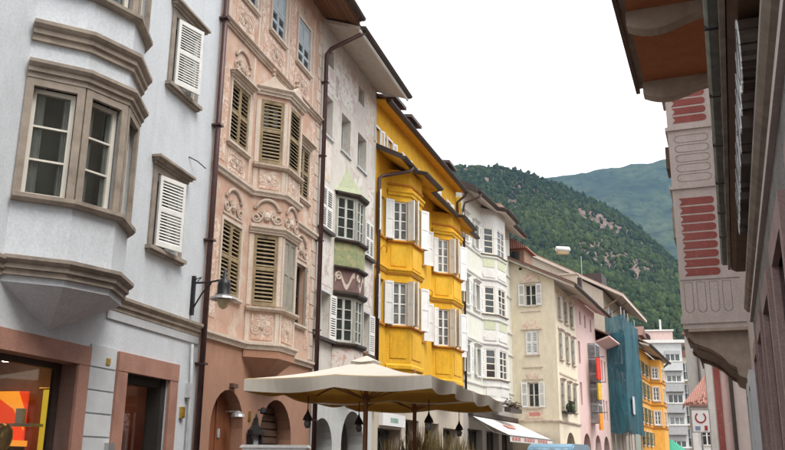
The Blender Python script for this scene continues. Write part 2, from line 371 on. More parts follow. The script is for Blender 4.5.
# ------------------------------------------------------------------ facade parts
def window(B, M, w_, h, cols=2, rows=1, mat='white_paint', glass='glass', split=False, fw=.06, bars=.03, name='window', y=.14, transom=None):
    """casement: frame (the part) with its panes as sub-parts; M = wall frame at the hole's lower left"""
    key = ('win', round(w_, 3), round(h, 3), cols, rows, mat, fw, bars, transom)
    def mk():
        m = MB(); m.box(0, fw, -.03, .04, 0, h).box(w_ - fw, w_, -.03, .04, 0, h).box(fw, w_ - fw, -.03, .04, 0, fw).box(fw, w_ - fw, -.03, .04, h - fw, h)
        iw = w_ - 2 * fw
        for c in range(1, cols):
            x = fw + iw * c / cols; m.box(x - .035, x + .035, -.024, .034, fw, h - fw)
        xs = [fw] + [fw + iw * c / cols for c in range(1, cols)] + [w_ - fw]
        for c in range(cols):
            a = xs[c] + (.035 if c else 0); b = xs[c + 1] - (.035 if c < cols - 1 else 0)
            for r in range(1, rows):
                z = fw + (h - 2 * fw) * r / rows; t = bars if transom != r else .04
                m.box(a, b, -.018, .028, z - t / 2, z + t / 2)
        return m.mesh('window', mat)
    o = link(name, cached(key, mk), B, M @ T(0, y, 0))
    if split:
        iw, ih = (w_ - 2 * fw) / cols, (h - 2 * fw) / rows
        me = cached(('pane', round(iw, 3), round(ih, 3), glass), lambda: MB().box(0, iw, .004, .012, 0, ih).mesh('pane', glass))
        for c in range(cols):
            for r in range(rows): link('pane', me, o, T(fw + c * iw, 0, fw + r * ih))
    else:
        me = cached(('pane', round(w_, 3), round(h, 3), glass), lambda: MB().box(fw * .5, w_ - fw * .5, .004, .012, fw * .5, h - fw * .5).mesh('pane', glass))
        link('pane', me, o)
    return o
def surround(B, M, w_, h, t=.14, p=.05, mat='taupe_stone', hood=0, sill=.08, sillp=.1, name='window_surround', bottom=True):
    """stone frame round a hole of w_ x h; own sill and hood mould as sub-parts"""
    def mk():
        m = MB(); m.box(-t, 0, -p, .03, 0, h).box(w_, w_ + t, -p, .03, 0, h).box(-t, w_ + t, -p, .03, h, h + t); return m.mesh('window_surround', mat)
    o = link(name, cached(('sur', round(w_, 3), round(h, 3), t, p, mat), mk), B, M)
    if bottom:
        link('sill', cached(('sill', round(w_, 3), t, sill, sillp, mat), lambda: MB().box(-t - .05, w_ + t + .05, -p - sillp, .03, -sill, 0).box(-t - .02, w_ + t + .02, -p - sillp * .5, .03, -sill - .035, -sill).mesh('sill', mat)), o)
    if hood:
        def mh():
            m = MB()
            for k, (a, z0, z1) in enumerate(((.03, 0, .05), (.08, .05, .09), (.13, .09, hood))): m.box(-t - a * .6, w_ + t + a * .6, -p - a, .03, h + t + z0, h + t + z1)
            return m.mesh('hood_mould', mat)
        link('hood_mould', cached(('hood', round(w_, 3), round(h, 3), t, p, hood, mat), mh), o)
    return o
def shutter(B, M, w_, h, mat='shutter_white', slat=.05, mid=True, split=False, panel=False, name='shutter'):
    """louvred leaf hinged at x=0, lying in the xz plane; slats geometry, as sub-parts when near"""
    st = .05 if w_ < .5 else .06
    key = ('sh', round(w_, 3), round(h, 3), mat, slat, mid, split, panel)
    rails = [(0, .08), (h - .07, h)] + ([(h * .52 - .035, h * .52 + .035)] if mid else [])
    rails.sort()
    spans = [(rails[i][1], rails[i + 1][0]) for i in range(len(rails) - 1)]
    def slats():
        out = []
        for a, b in spans:
            n = max(2, int((b - a) / slat)); out += [a + (b - a) * (i + .5) / n for i in range(n)]
        return out
    sl = lambda m, z: m._add([(st, -.019, z - .022), (w_ - st, -.019, z - .022), (w_ - st, .011, z + .017), (st, .011, z + .017), (st, -.015, z - .028), (w_ - st, -.015, z - .028), (w_ - st, .015, z + .011), (st, .015, z + .011)], [(0, 1, 2, 3), (7, 6, 5, 4), (0, 4, 5, 1), (3, 2, 6, 7), (0, 3, 7, 4), (1, 5, 6, 2)])
    def mk():
        m = MB(); m.box(0, st, -.02, .02, 0, h).box(w_ - st, w_, -.02, .02, 0, h)
        for a, b in rails: m.box(st, w_ - st, -.02, .02, a, b)
        if panel:
            for a, b in spans: m.box(st, w_ - st, -.008, .01, a, b)
        elif not split:
            for z in slats(): sl(m, z)
        return m.mesh('shutter', mat)
    o = link(name, cached(key, mk), B, M)
    if split and not panel:
        me = cached(('slat', round(w_, 3), mat), lambda: sl(MB(), 0).mesh('slat', mat))
        for z in slats(): link('slat', me, o, T(0, 0, z))
    return o
def tube_obj(B, name, pts, r, mat='brown_pipe', seg=8): return MB().tube(pts, r, seg).build(name, mat, B, smooth=True)
def shell(B, x0, x1, depth, z1, mat, z0=0):
    """blind side and back walls of a house"""
    m = MB(); m.quad((x0, 0, z0), (x0, 0, z1), (x0, depth, z1), (x0, depth, z0)); m.quad((x1, 0, z0), (x1, depth, z0), (x1, depth, z1), (x1, 0, z1)); m.quad((x0, depth, z0), (x0, depth, z1), (x1, depth, z1), (x1, depth, z0))
    m.build('side_wall', mat, B)
def eave(B, tips, walls, zt, zw, soff='soffit_plaster', th=.10, gut='dark_brown', gr=.075, fascia=True, ridge=(5, 3.0), roofmat='roof_tiles'):
    """sloping soffit from wall line to eave line, gutter along the tips, roof slab above"""
    m = MB(); n = len(tips)
    for i in range(n - 1):
        (a, b), (c, d) = tips[i], tips[i + 1]; (e, f), (g, h) = walls[i], walls[i + 1]
        m.quad((e, -f, zw), (a, -b, zt), (c, -d, zt), (g, -h, zw))
    (a, b), (e, f) = tips[0], walls[0]; (c, d), (g, h) = tips[-1], walls[-1]
    m.quad((e, -f, zw), (e, -f, zw + th), (a, -b, zt + th), (a, -b, zt)); m.quad((g, -h, zw), (c, -d, zt), (c, -d, zt + th), (g, -h, zw + th))
    for i in range(n - 1):
        (a, b), (c, d) = tips[i], tips[i + 1]; m.quad((a, -b, zt), (a, -b, zt + th), (c, -d, zt + th), (c, -d, zt))
    m.build('soffit', soff, B)
    if ridge:
        y, dz = ridge; r = MB()
        for i in range(n - 1):
            (a, b), (c, d) = tips[i], tips[i + 1]
            r.quad((a, -b + .02, zt + th + .004), (c, -d + .02, zt + th + .004), (c, y, zw + dz), (a, y, zw + dz)); r.quad((a, -b + .02, zt + th + .09), (a, y, zw + dz + .09), (c, y, zw + dz + .09), (c, -d + .02, zt + th + .09))
        a, b = tips[0]; c, d = tips[-1]
        r.quad((a, -b, zt + th + .004), (a, y, zw + dz), (a, y, zw + dz + .09), (a, -b, zt + th + .09)); r.quad((c, -d, zt + th + .004), (c, -d, zt + th + .09), (c, y, zw + dz + .09), (c, y, zw + dz))
        r.quad((a, y, zw + dz), (c, y, zw + dz), (c, 2 * y, zw), (a, 2 * y, zw))
        r.build('roof', roofmat, B)
    if gut:
        pr = [(.01, zt + th - .10)] + [(.09 + gr * math.sin(t), zt + th - .02 - gr * math.cos(t)) for t in (-.6, 0, .6, 1.2, 1.57)] + [(.015, zt + th + .01)]
        MB().sweep(tips, pr).build('gutter', gut, B)
def bay_poly_floor(m, pts, z, flip=False):
    v = [(u, -w_, z) for u, w_ in pts]; m.quad(*(v[::-1] if flip else v))
def bay_wedge(m, pts, z, apex):
    """corbelled underside: facets from the bay's lower edge to an apex line on the wall"""
    for i in range(len(pts) - 1):
        (a, b), (c, d) = pts[i], pts[i + 1]; m.quad((c, -d, z), (a, -b, z), (apex[0], 0.0, apex[1]))

# ------------------------------------------------------------------ ground
MB().quad((-6000, -3000, -.008), (6000, -3000, -.008), (6000, 9000, -.008), (-6000, 9000, -.008)).build('ground', 'ground_dirt')['kind'] = 'structure'
MB().quad((-12, -30, 0), (14, -30, 0), (60, 110, 0), (4, 110, 0)).build('street', 'porphyry_setts')['kind'] = 'structure'

I4 = Matrix.Identity(4)
# ================================================================== pale grey house, nearest on the left
B = facade('pale_house', 'pale blue-grey plastered house with taupe stone bay window, nearest on the left', (-3.35, 15.0), 13.26)
shop = (-6.6, -3.58, .45, 2.85); door = (-2.35, -1.02, 0, 2.86)
wl = (-1.94, -1.06, 4.84, 6.06); wu = (-1.76, -.90, 7.68, 8.94)
bay = [(-5.3, 0), (-4.82, .52), (-4.2, .75), (-3.52, .53), (-3.04, 0)]
m = MB(); m.wall(-12, 0, 0, 13.2, [shop, door, wl, wu], .32); m.build('wall', 'pale_plaster', B); shell(B, -12, 0, 9, 13.2, 'pale_plaster')
eave(B, [(-12, .9), (0, .9)], [(-12, 0), (0, 0)], 12.9, 13.2)
# bay: walls with window holes, corbelled underside
m = MB(); ends = []
zb = [(3.62, 4.66, None), (4.66, 6.22, 'win'), (6.22, 7.5, None), (7.5, 9.05, 'win'), (9.05, 10.6, None)]
for i in range(4):
    Mf, L = facetM(bay[i], bay[i + 1]); m.M = Mf
    for z0, z1, k in zb:
        m.wall(0, L, z0, z1, [(.055, L - .055, z0 + .02, z1 - .05)] if k else [], .14)
m.M = None; bay_wedge(m, bay, 3.62, (-4.28, 3.17)); bay_poly_floor(m, bay, 10.6); m.build('bay_wall', 'pale_plaster', B, fix=True)
for z0, z1 in ((4.66, 6.22), (7.5, 9.05)):
    for i in range(4):
        Mf, L = facetM(bay[i], bay[i + 1]); W = L - .13; M0 = Mf @ T(.065, .0, z0 + .03)
        # stone mullion frame, proud of the plaster
        f = MB(); f.box(-.063, .03, -.035, .02, -.03, z1 - z0 - .03).box(W - .03, W + .063, -.035, .02, -.03, z1 - z0 - .03).box(.03, W - .03, -.035, .02, z1 - z0 - .15, z1 - z0 - .03)
        f.build('mullion_frame', 'taupe_stone', B, M0)
        window(B, M0 @ T(.03, -.04, 0), W - .06, z1 - z0 - .15, 1, 3, 'cream_paint', 'shop_glass', split=True, fw=.055, bars=.024)
        MB().box(-.02, W + .02, .30, .31, -.02, z1 - z0).build('room_backdrop', 'room_shade', B, M0)  # dark sheet added close behind the panes, room shade in its colour
        cu = MB()
        for (ca, cb_) in ((.05, .05 + W * .26), (W - .05 - W * .18, W - .06)):
            for k in range(10):
                xa_, xb_ = ca + (cb_ - ca) * k / 10, ca + (cb_ - ca) * (k + 1) / 10
                cu.quad((xa_, .13 + .018 * math.sin(k * 1.9), .04), (xb_, .13 + .018 * math.sin(k * 1.9 + 1.9), .04), (xb_, .13 + .012 * math.sin(k * 1.9 + 1.9), z1 - z0 - .2), (xa_, .13 + .012 * math.sin(k * 1.9), z1 - z0 - .2))
        cu.build('curtain', 'curtain_dim', B, M0)
def corn(z0, z1, p, steps=3):
    pr = [(-.02, z0), (p * .35, z0), (p * .35, z0 + (z1 - z0) * .3), (p * .6, z0 + (z1 - z0) * .34), (p * .6, z0 + (z1 - z0) * .58), (p * .8, z0 + (z1 - z0) * .66), (p, z0 + (z1 - z0) * .8), (p, z1), (-.02, z1 + .01)]
    return pr
MB().sweep(bay, corn(6.2, 6.42, .13)).build('lintel_cornice', 'taupe_stone', B)
MB().sweep(bay, corn(6.70, 6.95, .14)).build('string_course', 'taupe_stone', B)
MB().sweep(bay, [(-.02, 4.6), (.07, 4.6), (.10, 4.64), (.10, 4.69), (-.02, 4.7)]).build('bay_sill', 'taupe_stone', B)
MB().sweep(bay, [(-.02, 7.44), (.07, 7.44), (.10, 7.48), (.10, 7.53), (-.02, 7.54)]).build('bay_sill', 'taupe_stone', B)
MB().sweep(bay, corn(9.05, 9.25, .13)).build('lintel_cornice', 'taupe_stone', B)
MB().sweep([(-12, 0)] + bay[:1], corn(3.68, 3.90, .11)).build('cornice', 'taupe_stone', B)
MB().sweep(bay, corn(3.70, 3.92, .14)).build('bay_cornice', 'taupe_stone', B)
MB().sweep([(-3.0, 0), (-.06, 0)], corn(3.68, 3.89, .11)).build('cornice', 'taupe_stone', B)
MB().sweep([(-3.0, 0), (-.06, 0)], [(-.02, 3.55), (.025, 3.55), (.03, 3.68), (-.02, 3.68)]).build('plaster_band', 'light_block', B)
for (xa, xb, za, zb_), tilt in ((wl, 17), (wu, 20)):
    M0 = T(xa, 0, za); W, H = xb - xa, zb_ - za
    surround(B, M0, W, H, .12, .03, hood=.13, sill=.06, sillp=.08)
    window(B, M0, W, H, 2, 2, 'dark_brown', y=.22)
    shutter(B, M0 @ T(.04, -.05, .03) @ RZ(-tilt), .58, H - .06, 'shutter_white', .046, split=True)
    shutter(B, M0 @ T(W - .02, -.02, .03) @ RZ(100), .22, H - .06, 'shutter_white', .046)
# ground floor: porphyry surrounds, coursed blocks
def portal(x, z1, mat, nm, t=.25, p=.05, z0=0, sillh=0):
    o = MB().box(x[0] - t, x[0], -p, .34, z0, z1).build(nm, mat, B)
    MB().box(x[1], x[1] + t, -p, .34, z0, z1).build('jamb', mat, o); MB().box(x[0] - t, x[1] + t, -p - .006, .34, z1, z1 + t).build('lintel', mat, o)
    if sillh: MB().box(x[0] - t, x[1] + t, -p - .02, .34, z0 - sillh, z0).build('sill', mat, o)
portal((-6.6, -3.58), 2.84, 'porphyry', 'window_surround', .25, .04, .45, .45); portal((-2.35, -1.02), 2.85, 'porphyry', 'door_surround', .27, .05)
for k in range(9):
    z0 = 3.15 - .31 * (k + 1)
    MB().box(-3.31, -2.645, -.022, .0, z0 + .012, z0 + .30).build('stone_block', 'light_block', B)
# shop window: frame, clear pane, lit interior
f = MB().box(-6.6, -3.58, .22, .30, .45, .55).box(-6.6, -3.58, .22, .30, 2.76, 2.845).box(-3.68, -3.585, .22, .30, .55, 2.76).box(-6.6, -6.5, .22, .30, .55, 2.76).build('shop_window', 'dark_brown', B)
MB().box(-6.5, -3.68, .255, .265, .55, 2.76).build('pane', 'shop_glass', f)
i_ = MB()
for q in (((-6.8, .34, .4), (-2.62, .34, .4), (-2.62, 3.2, .4), (-6.8, 3.2, .4)), ((-6.8, 3.2, .4), (-2.62, 3.2, .4), (-2.62, 3.2, 3.0), (-6.8, 3.2, 3.0)), ((-2.62, .34, .4), (-2.62, .34, 3.0), (-2.62, 3.2, 3.0), (-2.62, 3.2, .4)), ((-6.8, .34, 3.0), (-6.8, 3.2, 3.0), (-2.62, 3.2, 3.0), (-2.62, .34, 3.0)), ((-6.8, .34, .4), (-6.8, 3.2, .4), (-6.8, 3.2, 3.0), (-6.8, .34, 3.0))): i_.quad(*q)
i_.build('shop_room', 'interior_warm', B)
for x, y, z in ((-3.45, .95, 2.98), (-3.2, 1.35, 2.98), (-4.2, 1.6, 2.98)):
    MB().lathe([(.07, 0), (.07, .02), (.05, .025)], (x, y, z - .05)).build('ceiling_spot', 'spot_light', B)
# door: dark frame, leaf with brown glass
f = MB().box(-2.35, -2.22, .06, .28, 0, 2.85).box(-1.16, -1.022, .03, .28, 0, 2.85).box(-2.22, -1.16, .06, .28, 2.72, 2.85).box(-2.22, -2.16, .2, .28, 0, 2.72).build('door', 'interior_dark', B)
MB().box(-2.16, -1.2, .23, .24, 0, 2.72).build('door_glass', 'shop_glass', f); MB().box(-2.23, -2.20, .17, .2, 0, 2.6).build('door_edge', 'sign_red', f)
MB().lathe([(.02, 0), (.02, .5)], (-2.05, .16, 1.0)).build('door_handle', 'grey_metal', f)
i_ = MB(); i_.quad((-2.6, 1.7, 0), (-.8, 1.7, 0), (-.8, 1.7, 3.2), (-2.6, 1.7, 3.2)); i_.quad((-.8, .34, 0), (-.8, .34, 3.2), (-.8, 1.7, 3.2), (-.8, 1.7, 0)); i_.quad((-2.6, .34, 3.2), (-2.6, 1.7, 3.2), (-.8, 1.7, 3.2), (-.8, .34, 3.2)); i_.quad((-2.6, .34, 0), (-2.6, 1.7, 0), (-2.6, 1.7, 3.2), (-2.6, .34, 3.2))
i_.build('entrance_lobby', 'lobby_red', B); MB().box(-1.6, -1.3, .95, 1.1, 2.6, 2.64).build('lobby_lamp', 'spot_light', B)
MB().box(-.55, -.43, -.05, .0, 2.28, 2.46).box(-.52, -.46, -.065, -.05, 2.31, 2.43).build('doorbell_plate', 'gold', B); MB().box(-2.76, -2.6, -.09, -.02, 1.7, 1.84).build('meter_box', 'grey_metal', B); MB().box(-2.92, -2.82, -.035, -.02, 2.90, 2.99).build('number_plate', 'gold', B)
tube_obj(B, 'conduit', [(-.30, -.05, 0), (-.30, -.05, 2.9), (-.33, -.04, 3.52)], .025, 'white_pipe'); MB().box(-.4, -.27, -.07, 0, 2.62, 2.86).build('junction_box', 'white_pipe', B)
tube_obj(B, 'wall_hook', [(-.9, -.0, 6.70), (-.75, -.10, 6.66), (-.58, -.18, 6.58)], .010, 'dark_iron', 5)
tube_obj(B, 'downpipe', [(-.03, -.10, 0), (-.03, -.10, 12.75)], .054)
for z in (1.2, 3.2, 5.4, 7.6, 9.8): MB().box(-.11, .05, -.175, 0, z, z + .035).build('pipe_clip', 'brown_pipe', B)

# shop goods (things of their own, seen through the pane); panel, banner and counter carry added glow
def inB1(name, label, cat, x, y, z):
    p = B.matrix_basis @ Vector((x, y, z)); return thing(name, label, cat, p, R(90 - 13.26))
t = inB1('poster_panel', 'red and orange display panel inside the lit shop window', 'poster', -2.80, 1.25, 1.55)
MB().box(0, .04, 0, .62, 0, 1.0).build('board', 'self_lit_red', t); MB().prism([(.62, 1.0), (.2, .75), (0, .45), (0, .7), (.15, 1.0)], -.012, 0, 'x').build('orange_swoosh', 'self_lit_orange', t)
t = inB1('hanging_banner', 'yellow cloth banner at the far end of the shop window', 'banner', -2.78, .66, .62)
v = MB(); N = 14
for i in range(N):
    a, b = .36 * i / N, .36 * (i + 1) / N; v.quad((.02 * math.sin(a * 22), a, 0), (.02 * math.sin(b * 22), b, 0), (.014 * math.sin(b * 19), b, 1.95), (.014 * math.sin(a * 19), a, 1.95))
v.build('cloth', 'self_lit_yellow', t); MB().tube([(0, -.05, 1.97), (0, .42, 1.97)], .015).build('rod', 'gold', t)
t = inB1('display_shelf', 'pale glass display shelf crossing the shop window', 'shelf', -3.05, .95, 2.05)
MB().box(0, .28, 0, .75, 0, .04).build('board', 'paper', t); MB().box(.1, .2, .25, .35, .04, .25).build('upright', 'sign_white', t)
t = inB1('gilt_bust', 'small gilded bust standing low in the shop window', 'sculpture', -3.75, .86, 1.22)
MB().lathe([(.06, 0), (.05, .1), (.10, .2), (.17, .27), (.15, .38), (.06, .44), (.055, .5), (.10, .56), (.125, .66), (.115, .76), (.06, .83), (.0, .845)], seg=14).build('figure', 'gold', t, smooth=True); MB().box(-.13, .13, -.13, .13, -.75, 0).build('plinth', 'teal_paint', t)
t = inB1('orange_counter', 'orange counter with an added glow at the bottom of the shop window', 'counter', -3.2, 1.2, .42)
MB().box(0, .4, 0, .7, 0, 1.36).build('body', 'interior_dark', t); MB().box(-.02, .42, -.02, .72, 1.36, 1.44).build('top', 'self_lit_orange', t)

# ================================================================== pink frescoed house
B = facade('pink_house', 'faded pink frescoed house with shuttered bay window and arched doors', (-3.35, 15.0), 15.19)
L = 5.68; PKB = B
cols_ = [(.62, 1.42)]; holes = []
lowW = [(.60, 1.42, 4.60, 6.0), (4.22, 4.98, 4.60, 6.0)]; upW = [(.64, 1.46, 7.58, 8.86), (4.22, 4.98, 7.58, 8.86)]
topW = [(.76, 1.52, 10.82, 12.0), (2.34, 3.08, 10.82, 12.0), (3.92, 4.72, 10.82, 12.0)]
arches = [(.62, 1.99, 0, 2.2, 'arch', .68), (2.78, 4.50, 0, 2.05, 'arch', .8)]
MB().wall(0, L, 0, 3.72, arches, .38).build('lower_wall', 'salmon_plaster', B)
MB().wall(0, L, 3.72, 12.97, lowW + upW + topW, .22, y=.0).build('wall', 'pink_plaster', B); shell(B, 0, L, 9, 12.75, 'pink_plaster')
bay = [(1.79, 0), (2.28, .53), (3.1, .53), (3.6, 0)]
m = MB(); zb = [(3.55, 4.5, 0), (4.5, 6.15, 1), (6.15, 7.48, 0), (7.48, 9.08, 1), (9.08, 9.22, 0)]
for i in range(3):
    Mf, Lf = facetM(bay[i], bay[i + 1]); m.M = Mf
    for z0, z1, k in zb: m.wall(0, Lf, z0, z1, [(.12, Lf - .10, z0 + .06, z1 - .12)] if k else [], .12)
m.M = None; bay_poly_floor(m, bay, 9.22); m.build('bay_wall', 'pink_plaster', B, fix=True)
m = MB(); bay_wedge(m, bay, 3.55, (2.62, 2.98)); m.sweep(bay, [(-.01, 3.55), (.03, 3.55), (.03, 3.70), (-.01, 3.70)]); m.build('bay_corbel', 'salmon_plaster', B, fix=True)
# shutters of the bay
for z0, z1, lvl in ((4.56, 6.03, 0), (7.54, 8.96, 1)):
    for i in range(3):
        Mf, Lf = facetM(bay[i], bay[i + 1]); W = Lf - .22; H = z1 - z0
        M0 = Mf @ T(.12, 0, z0)
        window(B, M0, W, H, 2, 2, 'dark_brown', y=.10)
        if i == 1 and lvl == 0:
            shutter(B, M0 @ T(0, .02, .01), W * .5 - .005, H - .02, 'shutter_faded', panel=True); shutter(B, M0 @ T(W * .5 + .005, .02, .01), W * .5 - .005, H - .02, 'shutter_faded', panel=True)
        else:
            shutter(B, M0 @ T(.0, .02, .01), W, H - .02, 'shutter_olive', .074, split=True)
    # painted pilaster strips at the bay's corners
for i in range(3):
    Mf, Lf = facetM(bay[i], bay[i + 1])
    for z0, z1 in ((3.86, 4.44), (4.58, 6.02), (6.98, 7.42), (7.56, 8.94)):
        for a, b in ((.012, .10), (Lf - .09, Lf - .012)): MB().box(a, b, -.012, .0, z0, z1).build('pilaster_strip', 'cream_trim', B, Mf)
    for z0, z1 in ((3.90, 4.40), (7.0, 7.40)): MB().box(.15, Lf - .14, -.010, .0, z0, z1).build('fresco_panel', 'pink_fresco', B, Mf)
# wall windows with shutters
for (xa, xb, za, zb_) in lowW + upW:
    M0 = T(xa, 0, za); W, H = xb - xa, zb_ - za
    surround(B, M0, W, H, .06, .025, 'cream_trim', hood=.12 if za > 7 else 0, sill=.05, sillp=.05)
    window(B, M0, W, H, 2, 2, 'dark_brown', y=.16)
    if xa > 4 and za < 5:
        shutter(B, M0 @ T(W, -.03, 0) @ RZ(12), .4, H, 'shutter_faded', panel=True); MB().box(.03, W * .6, .10, .12, .03, H - .03).build('curtain', 'curtain', B, M0)
    else:
        shutter(B, M0 @ T(.0, .02, 0), W / 2 - .004, H, 'shutter_olive', .074, split=True); shutter(B, M0 @ T(W / 2 + .004, .02, 0), W / 2 - .004, H, 'shutter_olive', .074, split=True)
for k, (xa, xb, za, zb_) in enumerate(topW):
    M0 = T(xa, 0, za); W, H = xb - xa, zb_ - za
    surround(B, M0, W, H, .07, .03, 'cream_trim', sill=.06, sillp=.05)
    window(B, M0, W, H, 2, 2, 'dark_brown', y=.16)
    for q in (0, 1):
        shutter(B, M0 @ T(q * W / 2 + .003, .02, 0), W / 2 - .006, H * .52, 'shutter_bluegrey', .05)
        shutter(B, M0 @ T(q * W / 2 + .003, .02, H * .53), W / 2 - .006, H * .46, 'shutter_bluegrey', panel=True, mid=False)
MB().sweep([(.06, 0), (L - .02, 0)], corn(9.84, 9.98, .12)).build('cornice', 'stone_relief', B)
p = [(.06, 0)] + bay + [(L - .02, 0)]
MB().sweep(p, [(-.01, 6.82), (.05, 6.82), (.06, 6.87), (.09, 6.90), (.09, 6.95), (-.01, 6.97)]).build('string_course', 'cream_trim', B)
MB().sweep(p, [(-.01, 3.70), (.05, 3.70), (.06, 3.76), (.10, 3.79), (.10, 3.84), (-.01, 3.86)]).build('cornice', 'cream_trim', B)
for z in (4.46, 7.44): MB().sweep(bay, [(-.01, z), (.05, z), (.09, z + .04), (.09, z + .08), (-.01, z + .09)]).build('bay_sill', 'stone_relief', B)
MB().sweep(bay, corn(9.06, 9.24, .13)).build('bay_cornice', 'cream_trim', B); MB().sweep(bay, corn(6.04, 6.18, .10)).build('bay_cornice', 'cream_trim', B)
# stucco relief: segmental hood moulds and scrolls
def arc_pts(cx, cz, rx, rz, a0, a1, n=10, y=-.05): return [(cx + rx * math.cos(R(a0 + (a1 - a0) * i / n)), y, cz + rz * math.sin(R(a0 + (a1 - a0) * i / n))) for i in range(n + 1)]
def spiral(cx, cz, r, turns, s, y=-.03, n=16): return [(cx + s * r * (1 - .75 * i / n) * math.cos(2 * math.pi * turns * i / n + math.pi), y, cz + r * (1 - .75 * i / n) * math.sin(2 * math.pi * turns * i / n + math.pi)) for i in range(n + 1)]
def relief(M, cx, z, wd, big=False):
    h = MB(); h.tube(arc_pts(cx, z + .27, wd * .36, .27, 20, 160), .032, 6); h.box(cx - wd * .42, cx - wd * .30, -.06, 0, z + .33, z + .39).box(cx + wd * .30, cx + wd * .42, -.06, 0, z + .33, z + .39)
    o = h.build('hood_mould', 'stone_relief', B, M @ Matrix.Diagonal((1, .6, 1, 1)))
    s_ = MB()
    for sg in (-1, 1):
        s_.tube(spiral(cx + sg * wd * .33, z + .14, .10, 1.5, sg), [.024] * 12 + [.018] * 5, 6); s_.tube([(cx + sg * wd * .26, -.03, z + .05), (cx + sg * wd * .15, -.03, z + .14), (cx + sg * wd * .10, -.03, z + .30)], .022, 6)
        s_.tube(spiral(cx + sg * wd * .14, z + .27, .07, 1.2, -sg), .018, 6)
    s_.lathe([(.0, -.10), (.06, -.06), (.085, 0), (.06, .07), (.0, .12)], (cx, -.02, z + .17), 10); s_.box(cx - wd * .48, cx + wd * .48, -.03, 0, z - .02, z + .03)
    s_.build('scroll_relief', 'stone_relief', o)
for i in (0, 1):
    Mf, Lf = facetM(bay[i], bay[i + 1]); relief(Mf, Lf / 2, 6.22, Lf * .98)
    ped = MB().prism([(.04, 9.26), (Lf - .04, 9.26), (Lf * .66, 9.40), (Lf / 2, 9.52), (Lf * .34, 9.40)], -.06, .05).build('pediment', 'cream_trim', B, Mf)
    MB().lathe([(.02, 0), (.05, .04), (.03, .10), (.055, .15), (.0, .22)], (Lf / 2, 0, 9.5), 8).build('finial', 'stone_relief', ped)
for xa in (.60, 4.22): relief(I4, xa + .41, 6.14, .9)
relief(I4, 1.05, 9.10, .9)
def swirl(M, cx, cz, wd, hh, nm='scroll_relief'):
    s_ = MB(); y = -.016
    for sg in (-1, 1):
        s_.tube(spiral(cx + sg * wd * .28, cz - hh * .08, hh * .26, 1.4, sg, y), .014, 5); s_.tube(spiral(cx + sg * wd * .12, cz + hh * .16, hh * .17, 1.2, -sg, y), .011, 5)
        s_.tube([(cx + sg * wd * .40, y, cz + hh * .25), (cx + sg * wd * .30, y, cz + hh * .34), (cx + sg * wd * .16, y, cz + hh * .36), (cx, y, cz + hh * .30)], .011, 5); s_.tube([(cx + sg * wd * .36, y, cz - hh * .30), (cx + sg * wd * .18, y, cz - hh * .36), (cx, y, cz - hh * .26)], .012, 5)
    s_.lathe([(.0, -hh * .18), (hh * .10, -hh * .10), (hh * .14, 0), (hh * .09, hh * .13), (0, hh * .2)], (cx, y, cz), 7); s_.build(nm, 'stone_relief', B, M @ Matrix.Diagonal((1, .55, 1, 1)))
for i in (0, 1):
    Mf, Lf = facetM(bay[i], bay[i + 1]); swirl(Mf, Lf / 2, 4.15, Lf * .66, .44); swirl(Mf, Lf / 2, 7.20, Lf * .66, .36)
for cx, cz, wd, hh in ((1.03, 7.23, .74, .36), (1.05, 10.37, .8, .5), (2.7, 10.37, .8, .5), (4.3, 10.37, .8, .5), (2.7, 12.3, .7, .3), (4.3, 12.3, .7, .3)): swirl(I4, cx, cz, wd, hh)
# painted wall decoration: strips, panels, quoins on the right corner
for x0, x1, z0, z1 in ((.10, .22, 4.0, 6.78), (.10, .22, 7.02, 9.8), (1.56, 1.66, 7.02, 9.8), (.30, .40, 10.02, 12.5), (1.70, 1.80, 10.02, 12.5), (3.30, 3.42, 10.02, 12.5), (4.98, 5.08, 10.02, 12.5)):
    MB().box(x0, x1, -.008, 0, z0, z1).build('pilaster_strip', 'cream_trim', B)
for x0, x1, z0, z1 in ((.62, 1.44, 7.02, 7.44), (.24, .50, 7.1, 9.0), (5.05, 5.30, 7.1, 9.6), (5.05, 5.30, 4.1, 6.7), (.26, .50, 4.1, 6.0), (1.84, 2.2, 10.1, 12.4), (3.46, 3.78, 10.1, 12.4), (.62, 1.50, 10.06, 10.68), (2.2, 3.2, 10.06, 10.68), (3.8, 4.8, 10.06, 10.68)):
    MB().box(x0, x1, -.006, 0, z0, z1).build('fresco_panel', 'pink_fresco', B)
z = 3.9; k = 0
while z < 12.4:
    w_ = (.30, .20)[k % 2]; MB().box(L - .06 - w_, L - .06, -.014, 0, z, z + .30).build('quoin', 'cream_trim', B); z += .325; k += 1
# doors in the arches
def arch_poly(x0, x1, sp, rise, n=12, z0=0): c, hw = (x0 + x1) / 2, (x1 - x0) / 2; return [(x0, z0)] + [(c - hw * math.cos(math.pi * i / n), sp + rise * math.sin(math.pi * i / n)) for i in range(n + 1)] + [(x1, z0)]
o = MB().prism(arch_poly(.64, 1.97, 2.19, .67), .24, .34).build('door', 'door_wood', B)
MB().box(1.28, 1.33, .215, .24, 0, 2.8).build('door_meeting_rail', 'door_wood', o); MB().box(1.40, 1.46, .215, .24, 2.02, 2.18).build('notice', 'paper', o); MB().lathe([(.03, 0), (.04, .03), (.03, .07)], (1.22, .2, 1.1)).build('door_knob', 'gold', o)
o = MB().prism(arch_poly(2.8, 4.48, 2.04, .79), .32, .37).build('roller_door', 'dark_brown', B)
for k in range(17):
    z = .1 + k * .155; c, hw = 3.64, .84; x = hw if z < 2.0 else hw * math.sqrt(max(.02, 1 - ((z - 2.0) / .80) ** 2))
    MB().box(c - x + .02, c + x - .02, .285, .32, z, z + .125).build('slat', 'brown_wood_dark', o)
